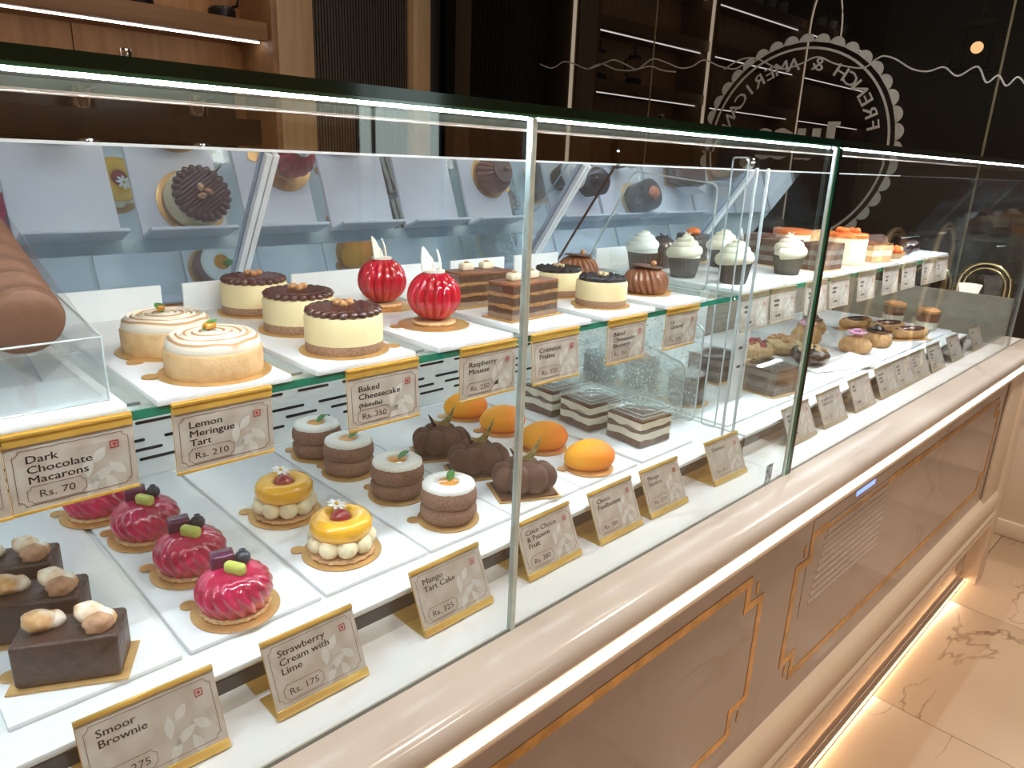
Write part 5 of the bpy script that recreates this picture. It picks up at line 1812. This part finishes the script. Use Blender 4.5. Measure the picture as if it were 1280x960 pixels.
def card_parts(card, lines, price, w_, h_, M, small=None):
    """printing of one card, in card coordinates x right, y up, z towards the viewer"""
    e = 0.0003
    mb = MB()
    ts = 0.0092
    y = h_ - 0.0160
    for k, s_ in enumerate(lines):
        if not isinstance(s_, str):        # print too small to read in the photo: plain dashes of ink
            x_ = 0.0125
            for L in s_:
                mb.box2((x_, y, e), (x_ + L, y + 0.0042, e + 0.0001), 0, M)
                x_ += L + 0.0025
            y -= 0.0088
            continue
        v_, f_ = text_mesh(s_, ts if s_ != small else ts * 0.75, 0.0, 'LEFT', 1.22)
        mb.add(v_, f_, M @ Matrix.Translation((0.0125, y, e)))
        mb.add(v_, f_, M @ Matrix.Translation((0.01285, y + 0.0001, e + 0.00003)))
        y -= 0.0088
    if isinstance(price, str):
        v_, f_ = text_mesh(price, 0.0088, 0.0, 'CENTER', 1.22)
        mb.add(v_, f_, M @ Matrix.Translation((0.0320, 0.0100, e)))
    else:
        mb.box2((0.0200, 0.0105, e), (0.0260, 0.0150, e + 0.0001), 0, M).box2((0.0290, 0.0105, e), (0.0410, 0.0150, e + 0.0001), 0, M)
    mb.build('lettering', 'ink', card, 0)
    mb = MB()
    mb.strip(frame_ink(w_, h_, 0.0045, 0.0045, 0.0004), 0.00045, 0.0002, M @ Matrix.Translation((0, 0, 0.0001)), True)
    pw, ph = 0.042, 0.0145
    q = frame_ink(pw, ph, 0.0, 0.0032, 0.0004)
    mb.strip(q, 0.0004, 0.0002, M @ Matrix.Translation((0.011, 0.0058, 0.0001)), True)
    mb.build('border_lines', 'ink_brown', card, 0)
    mb = MB()
    sx, sy = w_ - 0.0155, h_ - 0.0145
    mb.strip([(sx - 0.003, sy - 0.003), (sx + 0.003, sy - 0.003), (sx + 0.003, sy + 0.003), (sx - 0.003, sy + 0.003)], 0.0008, 0.0002, M @ Matrix.Translation((0, 0, 0.0001)), True)
    mb.prism([(sx + 0.0014 * math.cos(2 * PI * q / 12), sy + 0.0014 * math.sin(2 * PI * q / 12)) for q in range(12)], 0.0001, 0.0003, M)
    mb.build('food_mark', 'ink_red', card, 0)
    mb = MB()
    for (lx, ly, a, L) in ((0.62, 0.16, 1.1, 0.022), (0.70, 0.30, 0.5, 0.024), (0.78, 0.12, 1.9, 0.020), (0.60, 0.48, 1.5, 0.020), (0.84, 0.36, 2.4, 0.018), (0.70, 0.62, 0.9, 0.016)):
        poly = [(L * q / 8, 0.0042 * math.sin(PI * q / 8)) for q in range(9)] + [(L * q / 8, -0.0042 * math.sin(PI * q / 8)) for q in range(7, 0, -1)]
        mb.prism(poly, 0.0, 0.00012, M @ Matrix.Translation((lx * w_, ly * h_, 0)) @ Matrix.Rotation(a, 4, 'Z') @ Matrix.Translation((-L / 2, 0, 0)))
    mb.build('leaf_print', 'card_leaf', card, 0)


def rot_x(a):
    return Matrix.Rotation(a, 4, 'X')


# standing tag: foot on the counter, face leaning back
MS = rot_x(PI / 2 - LEAN)          # card plane: x right, y up along the face, z towards the viewer


def standing_tag(x, y, lines, price, lab, w_=0.1005, rz=0.0, small=None, group='standing price tags', lean=0.0, mat='gold_tag', foot=0.040):
    t = thing('price_tag', lab, 'price tag', (x, y, DECK), rz, group)
    h_ = 0.0760
    k = w_ / 0.1005
    Mf = Matrix.Translation((0, 0, 0.0012)) @ rot_x(PI / 2 - LEAN - lean)
    mb = MB()
    mb.box2((-w_ / 2, 0.0, 0.0002), (w_ / 2, foot, 0.0012))
    mb.box2((-w_ / 2, 0, -0.0012), (w_ / 2, h_, -0.0002), 0, Mf)
    mb.build('gold_stand', mat, t, 0)
    MB().box2((-w_ / 2, 0, 0.0012), (w_ / 2, 0.0085, 0.0026), 0.0006, Mf).build('bottom_clip', mat, t)
    MB().box2((-w_ / 2, h_ - 0.0045, -0.0012), (w_ / 2, h_, 0.0024), 0.0006, Mf).build('top_clip', mat, t)
    cw, ch = w_ - 0.0012, h_ - 0.010
    c = MB().box2((-cw / 2, 0.0078, 0.0), (cw / 2, 0.0078 + ch - 0.002, 0.0008), 0, Mf).build('card', 'card', t, 0)
    card_parts(c, lines, price, cw, ch - 0.002, Mf @ Matrix.Translation((-cw / 2, 0.0078, 0.0008)), small)
    return t


low = [(0.143, 0.547, ['Smoor', 'Brownie'], 'Rs. 275', 'gold standing price tag reading Smoor Brownie', 0.112, -0.03),
       (0.295, 0.544, ['Strawberry', 'Cream with', 'Lime'], 'Rs. 175', 'gold standing price tag reading Strawberry Cream with Lime', 0.1005, 0.0),
       (0.4785, 0.553, ['Mango', 'Tart Cake'], 'Rs. 325', 'gold standing price tag reading Mango Tart Cake', 0.1055, 0.02),
       (0.6485, 0.556, ['Coco Choco', '& Passion', 'Fruit'], 'Rs. 380', 'gold standing price tag reading Coco Choco and Passion Fruit', 0.1055, 0.02),
       (0.7885, 0.554, ['Choco', 'Feuillantine'], 'Rs. 380', 'gold standing price tag reading Choco Feuillantine', 0.1005, 0.0),
       (0.910, 0.553, ['Mango', 'Exotica'], 'Rs. 270', 'gold standing price tag reading Mango Exotica', 0.0985, -0.02),
       (1.0965, 0.552, ['Tiramisu'], 'Rs. 350', 'gold standing price tag reading Tiramisu', 0.104, -0.03)]
for (x, y, li, pr_, lab, w_, rz) in low:
    standing_tag(x, y, li, pr_, lab, w_, rz)
pm('gold_pale', (0.66, 0.52, 0.32), 0.3, metal=0.7)
low2 = [(1.385, [(0.022, 0.016), (0.018,)], None, 'seen just behind the green pane edge'), (1.542, ['Strawberry &', 'Cheesecake'], 'Rs. 250', 'reading Strawberry and Cheesecake'),
        (1.708, [(0.014,), (0.016,)], None, 'third beyond the green pane edge'), (1.865, [(0.012, 0.022), (0.022,), (0.012, 0.008)], None, 'fourth beyond the green pane edge'),
        (1.985, [(0.022,), (0.024,), (0.018,)], None, 'fifth beyond the green pane edge, touching the fourth'), (2.105, [(0.020,), (0.024,), (0.022,)], None, 'sixth beyond the green pane edge'),
        (2.240, [(0.016, 0.018), (0.024,), (0.016,)], None, 'below the eclairs, seventh beyond the pane edge'), (2.415, [(0.014,), (0.024,)], None, 'eighth beyond the green pane edge, beside a gap'),
        (2.640, [(0.014, 0.012)], None, 'last at the far end of the counter')]
for (x, li, pr_, lab) in low2:
    standing_tag(x, 0.553, li, pr_, 'pale standing price tag ' + lab, 0.118 if x < 2.2 else 0.11, 0.0, None, 'far standing price tags', mat='gold_pale', foot=0.025)


def hanging_tag(x, lines, price, lab, w_=0.094, tilt=0.0, group='hanging price tags', small=None, drop=0.070, mat='gold_tag'):
    """hooked over the front edge of the glass shelf"""
    t = thing('price_tag', lab, 'price tag', (x, 0.639, GS), 0, group)
    Mf = Matrix.Translation((0, -0.0012, 0.0016)) @ rot_x(PI / 2 + tilt) @ Matrix.Translation((0, -drop, 0))
    mb = MB()
    mb.box2((-w_ / 2, -0.0015, 0.0004), (w_ / 2, 0.0005 - 0.001, 0.0016))
    mb.box2((-w_ / 2, 0, -0.0010), (w_ / 2, drop, 0.0), 0, Mf)
    mb.build('gold_hanger', mat, t, 0)
    MB().box2((-w_ / 2, drop - 0.011, 0.0), (w_ / 2, drop - 0.001, 0.0022), 0.0007, Mf).build('top_clip', mat, t)
    MB().box2((-w_ / 2, drop - 0.0035, 0.0022), (w_ / 2, drop - 0.0008, 0.0034), 0.0005, Mf).build('hook_fold', mat, t)
    MB().box2((-w_ / 2, 0, 0.0), (w_ / 2, 0.0028, 0.0018), 0.0005, Mf).build('bottom_clip', mat, t)
    cw, ch = w_ - 0.001, drop - 0.0135
    c = MB().box2((-cw / 2, 0.0025, 0.0), (cw / 2, 0.0025 + ch, 0.0008), 0, Mf).build('card', 'card', t, 0)
    card_parts(c, lines, price, cw, ch, Mf @ Matrix.Translation((-cw / 2, 0.0025, 0.0008)), small)
    return t


up = [(0.034, [(0.03,), (0.02, 0.012)], None, 'gold hanging price tag cut off at the left picture edge', 0.0),
      (0.1295, ['Dark', 'Chocolate', 'Macarons'], 'Rs. 70', 'gold hanging price tag reading Dark Chocolate Macarons', 0.02),
      (0.256, ['Lemon', 'Meringue', 'Tart'], 'Rs. 210', 'gold hanging price tag reading Lemon Meringue Tart', 0.02),
      (0.433, ['Baked', 'Cheesecake', '(Nutella)'], 'Rs. 350', 'gold hanging price tag reading Baked Cheesecake below the hazelnut cheesecakes', -0.05),
      (0.590, ['Raspberry', 'Mousse'], 'Rs. 250', 'gold hanging price tag reading Raspberry Mousse', 0.0),
      (0.711, ['Crémeux', 'Praline'], 'Rs. 320', 'gold hanging price tag reading Cremeux Praline', -0.10),
      (0.8715, ['Baked', 'Cheesecake', 'Blueberry'], 'Rs. 350', 'gold hanging price tag below the blueberry cheesecakes', -0.03),
      (1.021, ['Le', 'Caramel'], 'Rs. 290', 'gold hanging price tag below the caramel domes', 0.02)]
for (x, li, pr_, lab, ti) in up:
    hanging_tag(x, li, pr_, lab, 0.094 if x > 0.1 else 0.096, ti, small='(Nutella)')
up2 = [(1.260, 'first beyond the acrylic dividers'), (1.375, 'below the near cupcakes, second beyond the dividers'), (1.525, 'third beyond the dividers, below the shaved cupcake'), (1.645, 'just right of the green pane edge'),
       (1.800, 'below the orange topped cheesecake'), (1.958, 'below the square caramel cake'), (2.090, 'below the fruit tartlet'), (2.247, 'below the dark chocolate mounds'), (2.360, 'last on the far upper shelf')]
tx2 = [([(0.024 - 0.002 * (q % 3),), (0.016 + 0.003 * (q % 2),)], None) for q in range(9)]
for (x, lab), (li, pr_) in zip(up2, tx2):
    hanging_tag(x, li, pr_, 'far hanging price tag ' + lab, 0.105, -0.10, 'far hanging price tags', mat='gold_pale')
